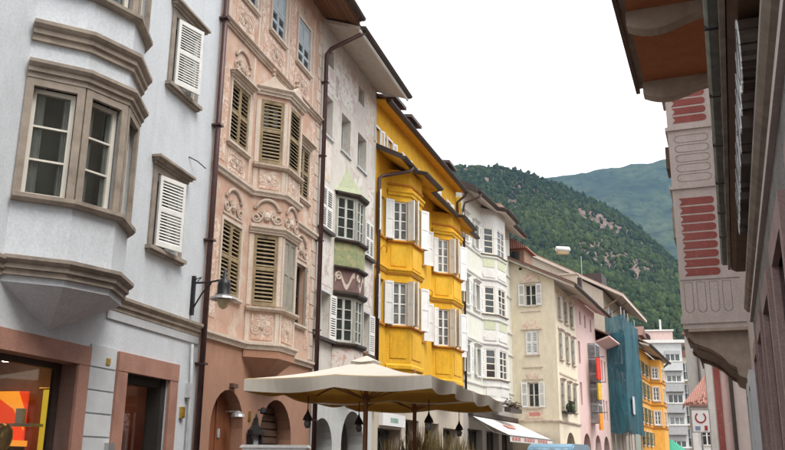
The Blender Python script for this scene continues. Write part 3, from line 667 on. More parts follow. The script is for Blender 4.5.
MB().box(1.30, 1.52, -.08, 0, 2.92, 3.0).build('door_lintel_box', 'brown_wood_dark', B); MB().box(2.2, 2.3, -.02, 0, 2.36, 2.54).build('plaque', 'gold', B)
MB().tube([(2.67, 0, 2.58), (2.62, -.12, 2.60)], .012, 6).lathe([(.03, 0), (.07, .03), (.045, .12), (.0, .14)], (2.6, -.14, 2.5), 8).build('wall_spotlight', 'dark_iron', B)
MB().tube([(1.62, .2, 2.5), (1.62, -.05, 2.5)], .015, 6).lathe([(.14, 0), (.12, .05), (.03, .11), (.0, .12)], (1.62, -.06, 2.4), 12).build('door_lamp', 'grey_metal', B)
# timber eaves: planks, rafters, gutter
eave(B, [(-.1, 1.0), (L, 1.0)], [(-.1, 0), (L, 0)], 12.62, 12.95, 'soffit_wood', .12)
for k in range(7):
    a, b = .02 + k * .135, .02 + k * .135 + .125; za, zb_ = 12.95 - .33 * a, 12.95 - .33 * b
    MB()._add([(-.08, -a, za - .004), (L - .02, -a, za - .004), (L - .02, -b, zb_ - .004), (-.08, -b, zb_ - .004), (-.08, -a, za - .03), (L - .02, -a, za - .03), (L - .02, -b, zb_ - .03), (-.08, -b, zb_ - .03)], [(3, 2, 1, 0), (4, 5, 6, 7), (0, 1, 5, 4), (2, 3, 7, 6), (1, 2, 6, 5), (3, 0, 4, 7)]).build('plank', 'soffit_wood', B)

# ================================================================== grey-white frescoed house
B = facade('frescoed_house', 'greyish white house with worn frescoes and a small green-roofed bay', (-1.86, 20.48), 16.56); L = 4.66
w3 = [(.14, .86, 9.76, 10.87), (1.56, 2.30, 9.76, 10.85), (2.94, 3.72, 9.76, 10.80)]
vents = [(.42, .82, 11.75, 12.25), (2.92, 3.45, 11.75, 12.25)]
up = [(.12, .94, 7.24, 8.36), (3.72, 4.42, 7.30, 8.36)]; lo = [(.30, .98, 4.52, 5.66), (3.62, 4.20, 4.52, 5.66)]
arch2 = [(.10, 1.48, 0, 1.95, 'arch', .66), (2.14, 3.92, 0, 2.05, 'arch', .84)]
MB().wall(0, L, 0, 3.5, arch2, .45).build('arcade_wall', 'arcade_white', B)
MB().wall(0, L, 3.5, 13.0, w3 + vents + up + lo, .30).build('wall', 'fresco_white', B); shell(B, 0, L, 9, 13.0, 'fresco_white')
m = MB()
for xa, xb in ((.0, 1.75), (1.8, 4.5)): m.quad((xa, 2.6, 0), (xb, 2.6, 0), (xb, 2.6, 3.4), (xa, 2.6, 3.4))
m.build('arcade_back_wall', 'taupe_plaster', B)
for xa, xb, za, zb_ in w3:
    window(B, T(xa, 0, za), xb - xa, zb_ - za, 2, 1, 'shutter_grey', 'glass_pale', y=.24); MB().box(xa - .06, xb + .06, -.05, .02, za - .05, za).build('sill', 'light_block', B)
for xa, xb, za, zb_ in vents: MB().box(xa, xb, .2, .23, za, zb_).build('attic_hatch', 'dark_brown', B)
for xa, xb, za, zb_ in up:
    W, H = xb - xa, zb_ - za; window(B, T(xa, 0, za), W, H, 2, 1, y=.18)
    for q in (0, 1): shutter(B, T(xa + q * W / 2, -.03, za), W / 2 - .006, H, 'shutter_white', .055)
    MB().box(xa - .08, xb + .06, -.12, .02, za - .08, za).build('sill', 'dark_brown', B)
for xa, xb, za, zb_ in lo:
    W, H = xb - xa, zb_ - za; window(B, T(xa, 0, za), W, H, 2, 2, 'white_paint', 'glass_pale', y=.2); MB().box(xa + .05, xb - .05, .16, .18, za + .05, zb_ - .05).build('curtain', 'curtain', B)
    shutter(B, T(xa, -.03, za) @ RZ(-172), .34, H, 'shutter_white', .055); shutter(B, T(xb, -.03, za) @ RZ(-8), .34, H, 'shutter_white', .055)
    MB().box(xa - .34, xb + .36, -.12, .02, za - .08, za - .005).build('sill', 'dark_brown', B); MB().box(xa - .05, xb + .05, -.04, .02, zb_, zb_ + .06).build('lintel', 'light_block', B)
bay = [(1.25, 0), (1.8, .42), (2.42, .44), (2.97, 0)]
m = MB(); zb = [(3.6, 4.5, 0), (4.5, 5.72, 1), (5.72, 7.2, 0), (7.2, 8.42, 1)]
for i in range(3):
    Mf, Lf = facetM(bay[i], bay[i + 1]); m.M = Mf
    for z0, z1, k in zb: m.wall(0, Lf, z0, z1, [(.07, Lf - .06, z0 + .04, z1 - .04)] if k else [], .08)
m.M = None; bay_wedge(m, bay, 3.6, (2.1, 3.1)); m.build('bay_wall', 'bay_wood', B, fix=True)
for i in range(3):
    Mf, Lf = facetM(bay[i], bay[i + 1])
    for z0, z1 in ((4.54, 5.68), (7.24, 8.38)): window(B, Mf @ T(.07, 0, z0), Lf - .13, z1 - z0, 2, 4, 'shutter_grey', 'glass_green', split=False, fw=.045, bars=.025, y=.05)
    MB().box(.004, Lf - .004, -.012, 0, 6.50, 7.12).build('painted_panel', 'fresco_green', B, Mf)
    mp = MB().box(.004, Lf - .004, -.012, 0, 5.84, 6.40).build('painted_panel', 'maroon_paint', B, Mf)
    rb = MB(); pts = [(Lf * (.06 + .88 * q / 18), -.016, 6.12 + .17 * math.sin(q / 18 * math.pi * 2.6 + i * 1.1)) for q in range(19)]
    for a, b in zip(pts, pts[1:]): rb.quad((a[0], a[1], a[2] - .07), (b[0], b[1], b[2] - .07), (b[0], b[1], b[2] + .07), (a[0], a[1], a[2] + .07))
    rb.tube(arc_pts(Lf * .2, 6.22, .08, .09, 0, 360, 12, -.016), .03, 4); rb.build('painted_ribbon', 'cream_trim', mp)
    MB().box(.004, Lf - .004, -.012, 0, 3.64, 4.36).build('fresco_panel', 'fresco_figure', B, Mf)
for z, t in ((8.40, .09), (7.12, .09), (6.40, .08), (5.70, .12), (4.40, .10)): MB().sweep(bay, [(-.01, z), (.07, z), (.10, z + t * .5), (.10, z + t), (-.01, z + t)]).build('bay_ledge', 'dark_brown', B)
rr = MB(); n_ = 5; base = [(1.12, 0), (1.76, .54), (2.46, .56), (3.1, 0)]; apex = (2.08, .02, 9.42)
prev = None
for k in range(n_ + 1):
    s_ = k / n_; e_ = s_ ** .75
    ring = [(u + (apex[0] - u) * e_, -(w_ * (1 - e_)), 8.49 + (apex[2] - 8.49) * s_) for u, w_ in base]
    if prev:
        for i in range(3): rr.quad(prev[i], prev[i + 1], ring[i + 1], ring[i])
    prev = ring
rr.quad(*[(u, -w_, 8.488) for u, w_ in base]); rr.build('bay_roof', 'verdigris_roof', B, fix=True)
for x0, x1, z0, z1, mt in ((.30, .80, 8.55, 9.6, 'fresco_ochre'), (.12, 1.15, 5.85, 7.05, 'fresco_faint'), (3.8, 4.5, 5.9, 7.0, 'fresco_faint'), (4.0, 4.5, 8.5, 9.5, 'fresco_faint'), (1.0, 2.75, 11.1, 12.4, 'fresco_faint'), (3.6, 4.5, 10.9, 12.3, 'fresco_ochre'), (.3, 1.2, 11.0, 11.7, 'fresco_faint'), (2.6, 3.4, 8.2, 9.5, 'fresco_faint')): MB().box(x0, x1, -.005, 0, z0, z1).build('fresco_panel', mt, B)
eave(B, [(.02, 1.0), (L, 1.0)], [(.02, 0), (L, 0)], 12.42, 12.78, 'soffit_plaster', .10)
MB().sweep([(.02, 1.0), (L, 1.0)], [(-.02, 12.36), (.03, 12.36), (.03, 12.44), (-.02, 12.44)]).build('fascia', 'white_paint', B)
tube_obj(B, 'downpipe', [(.25, -1.05, 12.45), (.12, -.95, 12.32), (-.02, -.22, 11.95), (-.04, -.12, 11.8), (-.04, -.12, 0)], .055)
for z in (2.5, 4.6, 6.8, 9.0, 11): MB().box(-.11, .03, -.19, 0, z, z + .03).build('pipe_clip', 'brown_pipe', B)

# ================================================================== bright yellow house
B = facade('yellow_house', 'bright yellow house with two shuttered bays and brown eaves', (-.53, 24.95), 19.01); L = 10.5
wW = [(.22, .86), (4.1, 4.95), (9.15, 9.85)]; lv = [(5.62, 6.95), (8.30, 9.56)]
holes = [(a, b, z0, z1) for a, b in wW for z0, z1 in lv]
gf = [(.5, 2.6, 0, 2.55), (3.1, 4.5, 0, 2.9), (5.2, 6.9, 0, 2.9), (7.5, 9.8, 0, 2.8)]
MB().wall(0, L, 0, 4.05, gf, .5).build('ground_floor_wall', 'beige_plaster', B)
MB().wall(0, L, 4.05, 11.0, holes, .2).build('wall', 'yellow_plaster', B); shell(B, 0, L, 9, 12.45, 'yellow_plaster')
for a, b, z0, z1 in gf: window(B, T(a, 0, z0), b - a, z1 - z0, 3, 2, 'dark_brown', 'glass', y=.42)
att = [(.02, .42), (1.15, 1.65), (2.75, 3.3), (4.6, 5.1), (6.5, 7.0), (8.4, 8.9)]
MB().wall(0, L - .6, 11.0, 12.5, [(a, b, 11.08, 11.68) for a, b in att], .15, y=.06).build('attic_wall', 'yellow_plaster', B)
for a, b in att:
    M0 = T(a, .06, 11.08); window(B, M0, b - a, .6, 2, 1, y=.1); surround(B, M0, b - a, .6, .07, .02, 'white_paint', bottom=False)
    shutter(B, M0 @ T(0, -.03, 0) @ RZ(-165), .26, .6, 'shutter_white', mid=False); shutter(B, M0 @ T(b - a, -.03, 0) @ RZ(-15), .26, .6, 'shutter_white', mid=False)
bays = [[(1.1, 0), (1.6, .62), (2.75, .64), (3.25, 0)], [(6.1, 0), (6.68, .6), (7.95, .62), (8.45, 0)]]
for bay in bays:
    m = MB()
    for i in range(3):
        Mf, Lf = facetM(bay[i], bay[i + 1]); m.M = Mf; c = Lf / 2; hw = .24 if Lf < 1 else .36
        cx = c + (.06 if i == 0 else 0)
        m.wall(0, Lf, 4.25, 10.6, [(cx - hw, cx + hw, z0, z1) for z0, z1 in lv], .12)
    m.M = None; bay_poly_floor(m, bay, 4.25); m.build('bay_wall', 'yellow_plaster', B, fix=True)
    for i in range(3):
        Mf, Lf = facetM(bay[i], bay[i + 1]); c = Lf / 2; hw = .24 if Lf < 1 else .36; cx = c + (.06 if i == 0 else 0)
        for z0, z1 in lv:
            M0 = Mf @ T(cx - hw, 0, z0); H = z1 - z0
            window(B, M0, hw * 2, H, 2, 4, 'white_paint', 'glass_pale', fw=.05, bars=.03, y=.07, transom=2)
            lw = hw * 1.05
            shutter(B, M0 @ T(0, -.04, -.02) @ RZ(-158 if i == 0 else -140), lw, H + .04, 'shutter_white', .06, panel=True)
            shutter(B, M0 @ T(2 * hw, -.04, -.02) @ RZ(-62 if i == 0 else -24), lw, H + .04, 'shutter_white', .06, panel=True)
        for z0, z1 in ((4.62, 5.38), (7.46, 8.1)):
            MB().box(.14, Lf - .14, -.02, 0, z0, z1).build('raised_panel', 'yellow_plaster', B, Mf)
    for z in (5.53, 8.20): MB().sweep(bay, [(-.01, z), (.05, z), (.08, z + .03), (.08, z + .06), (-.01, z + .07)]).build('bay_sill', 'yellow_trim', B)
    MB().sweep(bay, [(-.01, 9.75), (.05, 9.75), (.06, 9.83), (.10, 9.86), (.10, 9.93), (-.01, 9.95)]).build('bay_cornice', 'yellow_plaster', B)
    MB().sweep(bay, [(-.01, 10.08), (.04, 10.08), (.05, 10.14), (-.01, 10.16)]).build('bay_cornice', 'yellow_trim', B)
    MB().sweep(bay, [(-.01, 4.12), (-.10, 4.05), (-.02, 4.25), (.06, 4.30), (.06, 4.40), (-.01, 4.46)]).build('bay_base', 'yellow_plaster', B)
    mm = MB(); bay_wedge(mm, bay, 4.25, ((bay[0][0] + bay[3][0]) / 2, 3.8)); mm.build('bay_corbel', 'yellow_plaster', B, fix=True)
allp = [(.02, 0)] + bays[0] + bays[1] + [(L, 0)]
MB().sweep(allp, [(-.01, 7.24), (.04, 7.24), (.05, 7.29), (.09, 7.32), (.09, 7.37), (-.01, 7.39)]).build('string_course', 'yellow_plaster', B)
MB().sweep(allp, [(-.008, 7.19), (.03, 7.19), (.035, 7.235), (-.008, 7.235)]).build('string_course', 'yellow_trim', B)
for a, b in wW:
    for z0, z1 in lv:
        M0 = T(a, 0, z0); W, H = b - a, z1 - z0; window(B, M0, W, H, 2, 4, 'white_paint', 'glass_pale', fw=.05, y=.1)
        shutter(B, M0 @ T(0, -.04, 0) @ RZ(-150), W * .5, H, 'shutter_white', .06, panel=True); shutter(B, M0 @ T(W, -.04, 0) @ RZ(-35), W * .5, H, 'shutter_white', .06, panel=True)
        MB().box(a - .04, b + .04, -.06, .02, z0 - .07, z0).build('sill', 'yellow_trim', B)
tips = [(.05, .8), (1.5, .76), (1.75, .98), (3.45, 1.0), (3.6, .68), (6.8, .70), (7.0, .90), (9.0, .86), (9.15, .66), (L - .1, .66)]
walls = [(u, .0) for u, _ in tips]
eave(B, tips, walls, 10.5, 10.95, 'yellow_plaster', .10, 'dark_brown', .08, ridge=None)
m = MB()
for (a, b), (c, d) in zip(tips, tips[1:]): m.quad((a, -b, 10.61), (c, -d, 10.61), (c, .05, 11.06), (a, .05, 11.06))
a, b = tips[0]; m.quad((a, -b, 10.50), (a, -b, 10.62), (a, .05, 11.07), (a, .05, 10.95)); m.build('lower_roof', 'roof_tiles', B)
MB().box(.03, .06, -.82, 0, 10.48, 10.48 + .02)
MB()._add([(.0, -.86, 10.47), (.05, -.86, 10.47), (.05, 0, 10.92), (.0, 0, 10.92), (.0, -.86, 10.64), (.05, -.86, 10.64), (.05, 0, 11.09), (.0, 0, 11.09)], [(0, 3, 2, 1), (4, 5, 6, 7), (0, 1, 5, 4), (1, 2, 6, 5), (2, 3, 7, 6), (3, 0, 4, 7)]).build('verge_board', 'dark_brown', B)
eave(B, [(-.05, .32), (L - .55, .32)], [(-.05, -.06), (L - .55, -.06)], 12.42, 12.5, 'yellow_plaster', .06, 'dark_brown', .09, ridge=(4.5, 2.6))
tube_obj(B, 'downpipe', [(.95, -.9, 10.5), (.85, -.8, 10.36), (.15, -.18, 10.05), (.06, -.1, 9.95), (.06, -.1, 3.0)], .06)
tube_obj(B, 'downpipe', [(L - .6, -.42, 12.4), (L - .62, -.3, 12.25), (L - .7, -.02, 12.0), (L - .7, -.02, 11.1)], .055)
for x in (1.6, 3.4, 8.4):
    d = MB().box(x, x + .9, .05, 1.6, 12.72, 13.25).build('dormer', 'window_brown', B, None)
    MB()._add([(x - .15, -.12, 13.22), (x + 1.05, -.12, 13.22), (x + 1.05, 1.9, 13.5), (x - .15, 1.9, 13.5), (x - .15, -.12, 13.33), (x + 1.05, -.12, 13.33), (x + 1.05, 1.9, 13.61), (x - .15, 1.9, 13.61)], [(0, 3, 2, 1), (4, 5, 6, 7), (0, 1, 5, 4), (1, 2, 6, 5), (2, 3, 7, 6), (3, 0, 4, 7)]).build('dormer_roof', 'dark_brown', d)
    MB().box(x + .12, x + .78, .02, .05, 12.80, 13.18).build('pane', 'glass', d)
sg = MB().box(.6, 2.7, -.12, 0, 2.62, 2.98).build('shop_sign', 'sign_white', B); MB().box(1.3, 2.0, -.124, -.12, 2.72, 2.86).build('faded_lettering', 'sign_green', sg)
for x, z in ((.55, 7.85), (3.6, 7.55), (4.2, 7.35), (3.7, 5.2), (5.5, 7.4), (9.0, 7.8), (3.75, 4.7)):
    MB().tube([(x, 0, z), (x + .02, -.10, z + .12), (x + .18, -.14, z + .06), (x + .26, -.1, z - .06)], .016, 5).build('iron_bracket', 'yellow_trim', B)

# ================================================================== white and mint house with bay
B = facade('mint_house', 'white house with pale green panels, corner bay and deep plastered eaves', (2.9, 34.9), 22.28); L = 8.0
lv = [(5.12, 6.26), (7.95, 9.04), (10.66, 11.75)]; wx = [(.22, .76), (1.78, 2.34), (5.9, 6.5)]
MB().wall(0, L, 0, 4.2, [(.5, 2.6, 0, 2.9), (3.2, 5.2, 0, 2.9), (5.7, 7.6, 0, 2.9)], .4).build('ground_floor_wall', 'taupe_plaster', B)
for a, b in ((.5, 2.6), (3.2, 5.2), (5.7, 7.6)): window(B, T(a, 0, 0), b - a, 2.9, 3, 2, 'dark_brown', y=.3)
MB().wall(0, L, 4.2, 13.0, [(a, b, z0, z1) for a, b in wx for z0, z1 in lv], .25).build('wall', 'mint_plaster', B); shell(B, 0, L, 9, 13, 'mint_plaster')
for a, b in wx:
    for z0, z1 in lv:
        M0 = T(a, 0, z0); W, H = b - a, z1 - z0; window(B, M0, W, H, 2, 2, 'cream_paint', y=.18); surround(B, M0, W, H, .08, .03, 'white_plaster', hood=.12, sill=.06, sillp=.05)
        shutter(B, M0 @ T(0, -.06, 0) @ RZ(-170), .3, H, 'shutter_white', .07); shutter(B, M0 @ T(W, -.06, 0) @ RZ(-10), .3, H, 'shutter_white', .07)
bay = [(2.8, 0), (3.45, .55), (4.72, .64), (5.3, 0)]
m = MB()
for i in range(3):
    Mf, Lf = facetM(bay[i], bay[i + 1]); m.M = Mf; m.wall(0, Lf, 4.15, 12.75, [(.16, Lf - .14, z0 - .02, z1 + .12) for z0, z1 in lv], .1)
m.M = None; bay_poly_floor(m, bay, 4.15); m.build('bay_wall', 'white_plaster', B, fix=True)
for i in range(3):
    Mf, Lf = facetM(bay[i], bay[i + 1]); W = Lf - .30
    for z0, z1 in lv: window(B, Mf @ T(.16, 0, z0 - .02), W, z1 - z0 + .14, 2 if i == 1 else 1, 4, 'cream_paint', 'glass', fw=.06, bars=.04, y=.05, transom=3)
    for z0 in (9.62, 6.8):
        MB().box(.12, Lf - .12, -.015, 0, z0 + .42, z0 + .95).build('painted_panel', 'mint_panel', B, Mf)
        MB().prism([(.1, z0 - .05), (Lf - .1, z0 - .05), (Lf - .1, z0 + .1), (Lf / 2 + .1, z0 + .3), (Lf / 2 - .1, z0 + .3), (.1, z0 + .1)], -.04, 0).build('pediment', 'white_plaster', B, Mf)
    MB().box(.16, Lf - .16, -.02, 0, 4.35, 4.95).build('raised_panel', 'white_plaster', B, Mf)
p = [(.02, 0)] + bay + [(L, 0)]
for z in (4.72, 4.10, 7.62, 10.45, 9.42, 6.55): MB().sweep(p, [(-.01, z), (.04, z), (.06, z + .04), (.06, z + .08), (-.01, z + .09)]).build('string_course', 'white_plaster', B)
for z in (5.04, 7.87, 10.58): MB().sweep(bay, [(-.01, z), (.06, z), (.09, z + .04), (-.01, z + .06)]).build('bay_sill', 'taupe_stone', B)
tips = [(.05, .66), (3.1, .72), (3.4, 1.02), (5.5, .98), (5.75, .72), (L + .4, .70)]
eave(B, tips, [(u, 0) for u, _ in tips], 12.55, 12.95, 'soffit_plaster', .18, 'dark_brown', .09)
MB()._add([(.0, -.70, 12.56), (.05, -.70, 12.56), (.05, 0, 12.93), (.0, 0, 12.93), (.0, -.70, 12.86), (.05, -.70, 12.86), (.05, .6, 13.5), (.0, .6, 13.5)], [(0, 3, 2, 1), (4, 5, 6, 7), (0, 1, 5, 4), (1, 2, 6, 5), (2, 3, 7, 6), (3, 0, 4, 7)]).build('verge_board', 'dark_brown', B)
tube_obj(B, 'downpipe', [(.35, -.78, 12.6), (.30, -.7, 12.45), (.06, -.14, 12.2), (.04, -.1, 12.0), (.04, -.1, 4.0)], .05)
d = MB().box(6.4, 7.6, .0, 1.8, 13.3, 14.0).build('dormer', 'window_brown', B)
# awning over the shopfront
aw = thing('shop_awning', 'white slanted shop awning with pinkish lettered valance below the mint house', 'awning', (2.9, 34.9, 0), R(90 - 22.28))
x0, x1 = -.25, 7.5
m = MB(); N = 16
def aw_pt(i, s_): x = x0 + (x1 - x0) * i / N; return (x + .9 * (1 - s_), -.12 - 1.8 * s_, 3.42 - .80 * s_ - .03 * math.sin(math.pi * s_))
for i in range(N):
    for k in range(5): m.quad(aw_pt(i, k / 5), aw_pt(i, (k + 1) / 5), aw_pt(i + 1, (k + 1) / 5), aw_pt(i + 1, k / 5))
m.build('canopy', 'awning_cloth', aw)
va = MB()
for i in range(N * 2):
    xa, xb = x0 + (x1 - x0) * i / (2 * N), x0 + (x1 - x0) * (i + 1) / (2 * N); va.quad((xa, -1.925, 2.62), (xb, -1.925, 2.62), (xb, -1.935, 2.37), (xa, -1.935, 2.37))
va = va.build('valance', 'awning_cloth', aw)
xx = x0 + .3
for gl in (3, 4, 4):
    for _ in range(gl):
        MB().box(xx, xx + .34, -1.945, -1.938, 2.43, 2.56).build('letter', 'awning_red', va); xx += .48
    xx += .55
MB().tube([(x0, -1.92, 2.61), (x1, -1.92, 2.61)], .03, 8).build('front_bar', 'grey_metal', aw); MB().box(.6, 8.0, -.22, 0, 3.42, 3.62).build('cassette', 'dark_brown', aw)
for x in (1.2, 4.5, 7.0): MB().tube([(x, -.1, 3.3), (x - .4, -1.0, 2.75), (x - .8, -1.88, 2.6)], .022, 6).build('arm', 'grey_metal', aw)
pe = MB().quad((3.0, -.75, 3.14), (4.4, -.75, 3.14), (4.2, -1.1, 2.985), (2.85, -1.1, 2.985)).build('printed_lettering', 'awning_red', aw, T(0, 0, .012))

t = thing('window_box', 'dark reddish plants in a box below the mint house bay, above the awning', 'window box', tuple(aw.matrix_basis @ Vector((4.6, -.85, 3.72))), R(90 - 22.28))
MB().box(-1.0, 1.0, -.14, .14, 0, .18).build('box', 'dark_brown', t); lf = MB(); rn = random.Random(3)
for _ in range(260):
    c = Vector((rn.uniform(-1, 1), rn.uniform(-.16, .16), .16 + abs(rn.gauss(0, .16)))); a = rn.uniform(0, 6.28); d1 = Vector((math.cos(a), math.sin(a), rn.uniform(-.3, .6))) * .09; d2 = Vector((-math.sin(a), math.cos(a), rn.uniform(-.3, .3))) * .05
    lf.quad(tuple(c - d1), tuple(c + d2), tuple(c + d1), tuple(c - d2))
lf.build('foliage', 'brown_wood_dark', t)['kind'] = 'stuff'

# ================================================================== cream corner house (side wall faces the camera)
B = facade('cream_corner_house', 'cream corner house with painted window crowns, side wall facing up the street', (5.93, 42.3), 113.11); L = 2.2
sw = [(.72, 1.30, 9.05, 10.12), (.72, 1.30, 6.66, 7.78), (.72, 1.28, 4.14, 5.32)]
MB().wall(-3, L, 0, 11.25 - 1.15, sw, .2).build('side_wall_front', 'cream_plaster', B)
MB().prism([(-3, 10.1), (L, 10.1), (L, 10.26), (0, 11.32), (-3, 12.8)], 0, .2).build('gable', 'cream_plaster', B)
Ms, Ls = facetM((L, 0), (L, -5.0))
sl_ = [(7.35, 8.0), (5.9, 7.2), (3.9, 5.0)]
stw = [(a, a + .55, z0, z1) for a in (.7, 2.2, 3.6) for z0, z1 in ((8.45, 9.5), (6.5, 7.75), (4.1, 5.35))]
m = MB(Ms); m.wall(0, Ls, 0, 10.1, stw + [(1.35, 3.55, 0, 2.05, 'arch', 1.0)], .25); m.build('street_wall', 'cream_plaster', B)
MB().quad((-3, 5.0, 0), (-3, 5.0, 12), (L, 5, 10.1), (L, 5, 0)).build('back_wall', 'cream_plaster', B)
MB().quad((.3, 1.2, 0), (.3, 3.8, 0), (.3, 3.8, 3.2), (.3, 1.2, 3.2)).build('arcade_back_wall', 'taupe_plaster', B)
for a, b, z0, z1 in sw:
    M0 = T(a, 0, z0); W, H = b - a, z1 - z0; window(B, M0, W, H, 2, 2, 'cream_paint', y=.12); surround(B, M0, W, H, .05, .02, 'cream_trim', sill=.05, sillp=.04)
    if 6 < z0 < 7:
        for q in (0, 1): shutter(B, M0 @ T(q * W / 2, .0, 0), W / 2 - .01, H, 'shutter_white', .06)
    else:
        shutter(B, M0 @ T(0, -.05, 0) @ RZ(-175), .30, H, 'shutter_white', .06); shutter(B, M0 @ T(W, -.05, 0) @ RZ(-5), .28, H, 'shutter_white', .06)
    c = (a + b) / 2
    if z1 > 7:
        o = MB().prism([(c - .50, z1 + .14), (c + .50, z1 + .14), (c + .42, z1 + .32), (c + .22, z1 + .52), (c, z1 + .60), (c - .22, z1 + .52), (c - .42, z1 + .32)], -.035, 0).build('painted_crown', 'cream_fresco', B)
        MB().box(c - .52, c + .52, -.07, 0, z1 + .08, z1 + .14).build('ledge', 'cream_trim', o)
for c, z in ((1.0, 5.75),): MB().prism([(c - .30, z), (c - .26, z - .2), (c, z - .32), (c + .26, z - .2), (c + .30, z)], -.03, 0).build('painted_shield', 'cream_fresco', B)
for z in (5.45, 6.02, 8.75): MB().box(.5, 1.5, -.04, 0, z, z + .05).build('ledge', 'cream_trim', B)
pl = MB().box(.62, 1.42, -.02, 0, 3.62, 4.0).build('painted_plaque', 'cream_fresco', B); MB().box(.76, 1.28, -.026, -.02, 3.74, 3.90).build('plaque_lettering', 'awning_red', pl)
MB().box(.46, .62, -.004, .0, 10.88, 11.0).build('vent', 'interior_dark', B)
for a, b, z0, z1 in stw:
    M0 = Ms @ T(a, 0, z0); window(B, M0, b - a, z1 - z0, 2, 2, 'cream_paint', 'glass', y=.15); surround(B, M0, b - a, z1 - z0, .09, .04, 'cream_trim', hood=.12, sill=.06, sillp=.06)
    shutter(B, M0 @ T(0, -.06, 0) @ RZ(-150), .3, z1 - z0, 'shutter_grey', .08)
MB().sweep([(-3, 0), (L, 0), (L, -5)], [(-.01, 3.44), (.05, 3.44), (.08, 3.50), (.08, 3.55), (-.01, 3.57)]).build('cornice', 'stone_relief', B)
for z in (5.75, 7.95): m = MB(Ms); m.box(.4, 4.5, -.05, 0, z, z + .08); m.build('string_course', 'cream_trim', B)
m = MB(Ms)
for k in range(14): m.box(.6 + k * .1, .615 + k * .1, -.36, -.345, 3.95, 4.45)
m.box(.58, 2.0, -.37, -.33, 4.45, 4.49).box(.58, 2.0, -.37, 0, 3.9, 3.95); m.build('balcony_rail', 'dark_iron', B)
MB(Ms).lathe([(.1, 0), (.2, .12), (.24, .3), (.14, .45), (0, .5)], (1.5, -.22, 3.95), 9).build('window_plant', 'leaf_green', B)
# roof slab with deep eave over the street
sy, ey = -.35, 5.3
def rz(x): return 11.34 - .485 * x
m = MB(); P_ = [(-3.2, sy, rz(-3.2)), (3.25, sy, rz(3.25)), (3.25, ey, rz(3.25)), (-3.2, ey, rz(-3.2))]
m._add(P_ + [(x, y, z + .12) for x, y, z in P_], [(3, 2, 1, 0), (0, 1, 5, 4), (1, 2, 6, 5), (2, 3, 7, 6), (3, 0, 4, 7)]); m.build('soffit', 'soffit_plaster', B)
MB().quad(*[(x, y + (-.06 if y < 0 else .06), z + .13) for x, y, z in P_]).quad(*[(x + .05, y + (-.06 if y < 0 else .06), z + .22) for x, y, z in P_]).quad((-3.2, sy - .06, rz(-3.2) + .13), (3.3, sy - .06, rz(3.3) + .13), (3.3, sy - .06, rz(3.3) + .22), (-3.2, sy - .06, rz(-3.2) + .22)).build('roof', 'roof_tiles', B)
MB().tube([(3.32, sy, rz(3.3) + .12), (3.32, ey, rz(3.3) + .12)], .085, 8).build('gutter', 'dark_brown', B)
c = MB().box(1.9, 2.75, 3.0, 3.6, 10.0, 11.1).build('chimney', 'beige_plaster', B); MB().box(1.85, 2.8, 2.95, 3.65, 11.1, 11.18).build('cap', 'beige_plaster', c); MB().box(2.75, 2.95, 3.1, 3.4, 10.0, 10.95).build('flue', 'dark_brown', c)
o = MB().box(-.6, .55, .8, 2.4, 11.1, 12.2).build('dormer', 'window_brown', B); MB().prism([(-.85, 12.15), (.75, 12.15), (.75, 12.22), (-.05, 12.75), (-.85, 12.22)], .5, 2.6).build('dormer_roof', 'roof_tiles_red', o); MB().box(-.35, .3, .77, .8, 11.3, 12.05).build('pane', 'glass', o)

# ================================================================== pale rose house with arcade
B = facade('rose_house', 'pale rose arcaded house with a narrow glazed oriel and small top windows', (9.87, 46.07), 23.38); L = 9.5; S_ = 6.0
arch3 = [(.9, 3.0, 0, 2.2, 'arch', .95), (4.2, 6.2, 0, 2.2, 'arch', .95), (7.0, 9.0, 0, 2.2, 'arch', .95)]
tw = [(1.3, 1.75, 9.0, 9.75), (2.7, 3.15, 9.0, 9.75), (4.4, 4.85, 9.0, 9.75)]
mw = [(.7, 1.2, 6.8, 8.0), (.7, 1.2, 4.6, 5.8), (5.0, 5.4, 4.6, 5.9), (5.1, 5.5, 6.6, 7.9)]
mw2 = [(6.5, 6.95, 6.4, 7.7), (7.5, 7.95, 6.4, 7.7), (8.5, 8.95, 6.4, 7.7), (6.5, 6.95, 4.1, 5.3), (7.5, 7.95, 4.1, 5.3), (8.5, 8.95, 4.1, 5.3)]
MB().wall(0, S_, 3.4, 10.35, tw + mw, .25).build('wall', 'rose_plaster', B); MB().wall(S_, L, 3.4, 8.75, mw2, .25).build('lower_wing_wall', 'rose_plaster', B)
MB().wall(0, L, 0, 3.4, arch3, .5).build('arcade_wall', 'rose_plaster', B); shell(B, 0, S_, 9, 10.35, 'rose_plaster'); shell(B, S_ + .02, L, 9, 8.75, 'rose_plaster')
MB().quad((0, 3, 0), (L, 3, 0), (L, 3, 3.3), (0, 3, 3.3)).build('arcade_back_wall', 'beige_plaster', B)
for a, b, z0, z1 in tw + mw + mw2: window(B, T(a, 0, z0), b - a, z1 - z0, 1, 2, 'shutter_grey', y=.16)
eave(B, [(-.1, .8), (S_ + .2, .8)], [(-.1, 0), (S_ + .2, 0)], 10.05, 10.4, 'rose_plaster', .1, 'dark_brown', .1)
eave(B, [(S_ - .1, .85), (L + .3, .85)], [(S_ - .1, 0), (L + .3, 0)], 8.85, 8.55, 'rose_plaster', .1, None, .1)
o = MB().box(3.3, 4.5, -.45, 0, 3.75, 8.2).build('oriel', 'grey_dark_plaster', B)
for k in range(5): MB().box(3.36, 4.44, -.47, -.45, 4.0 + k * .84, 4.72 + k * .84).build('pane', 'glass_pale', o); MB().box(3.28, 3.30, -.40, -.05, 4.0 + k * .84, 4.72 + k * .84).build('pane', 'glass_pale', o)
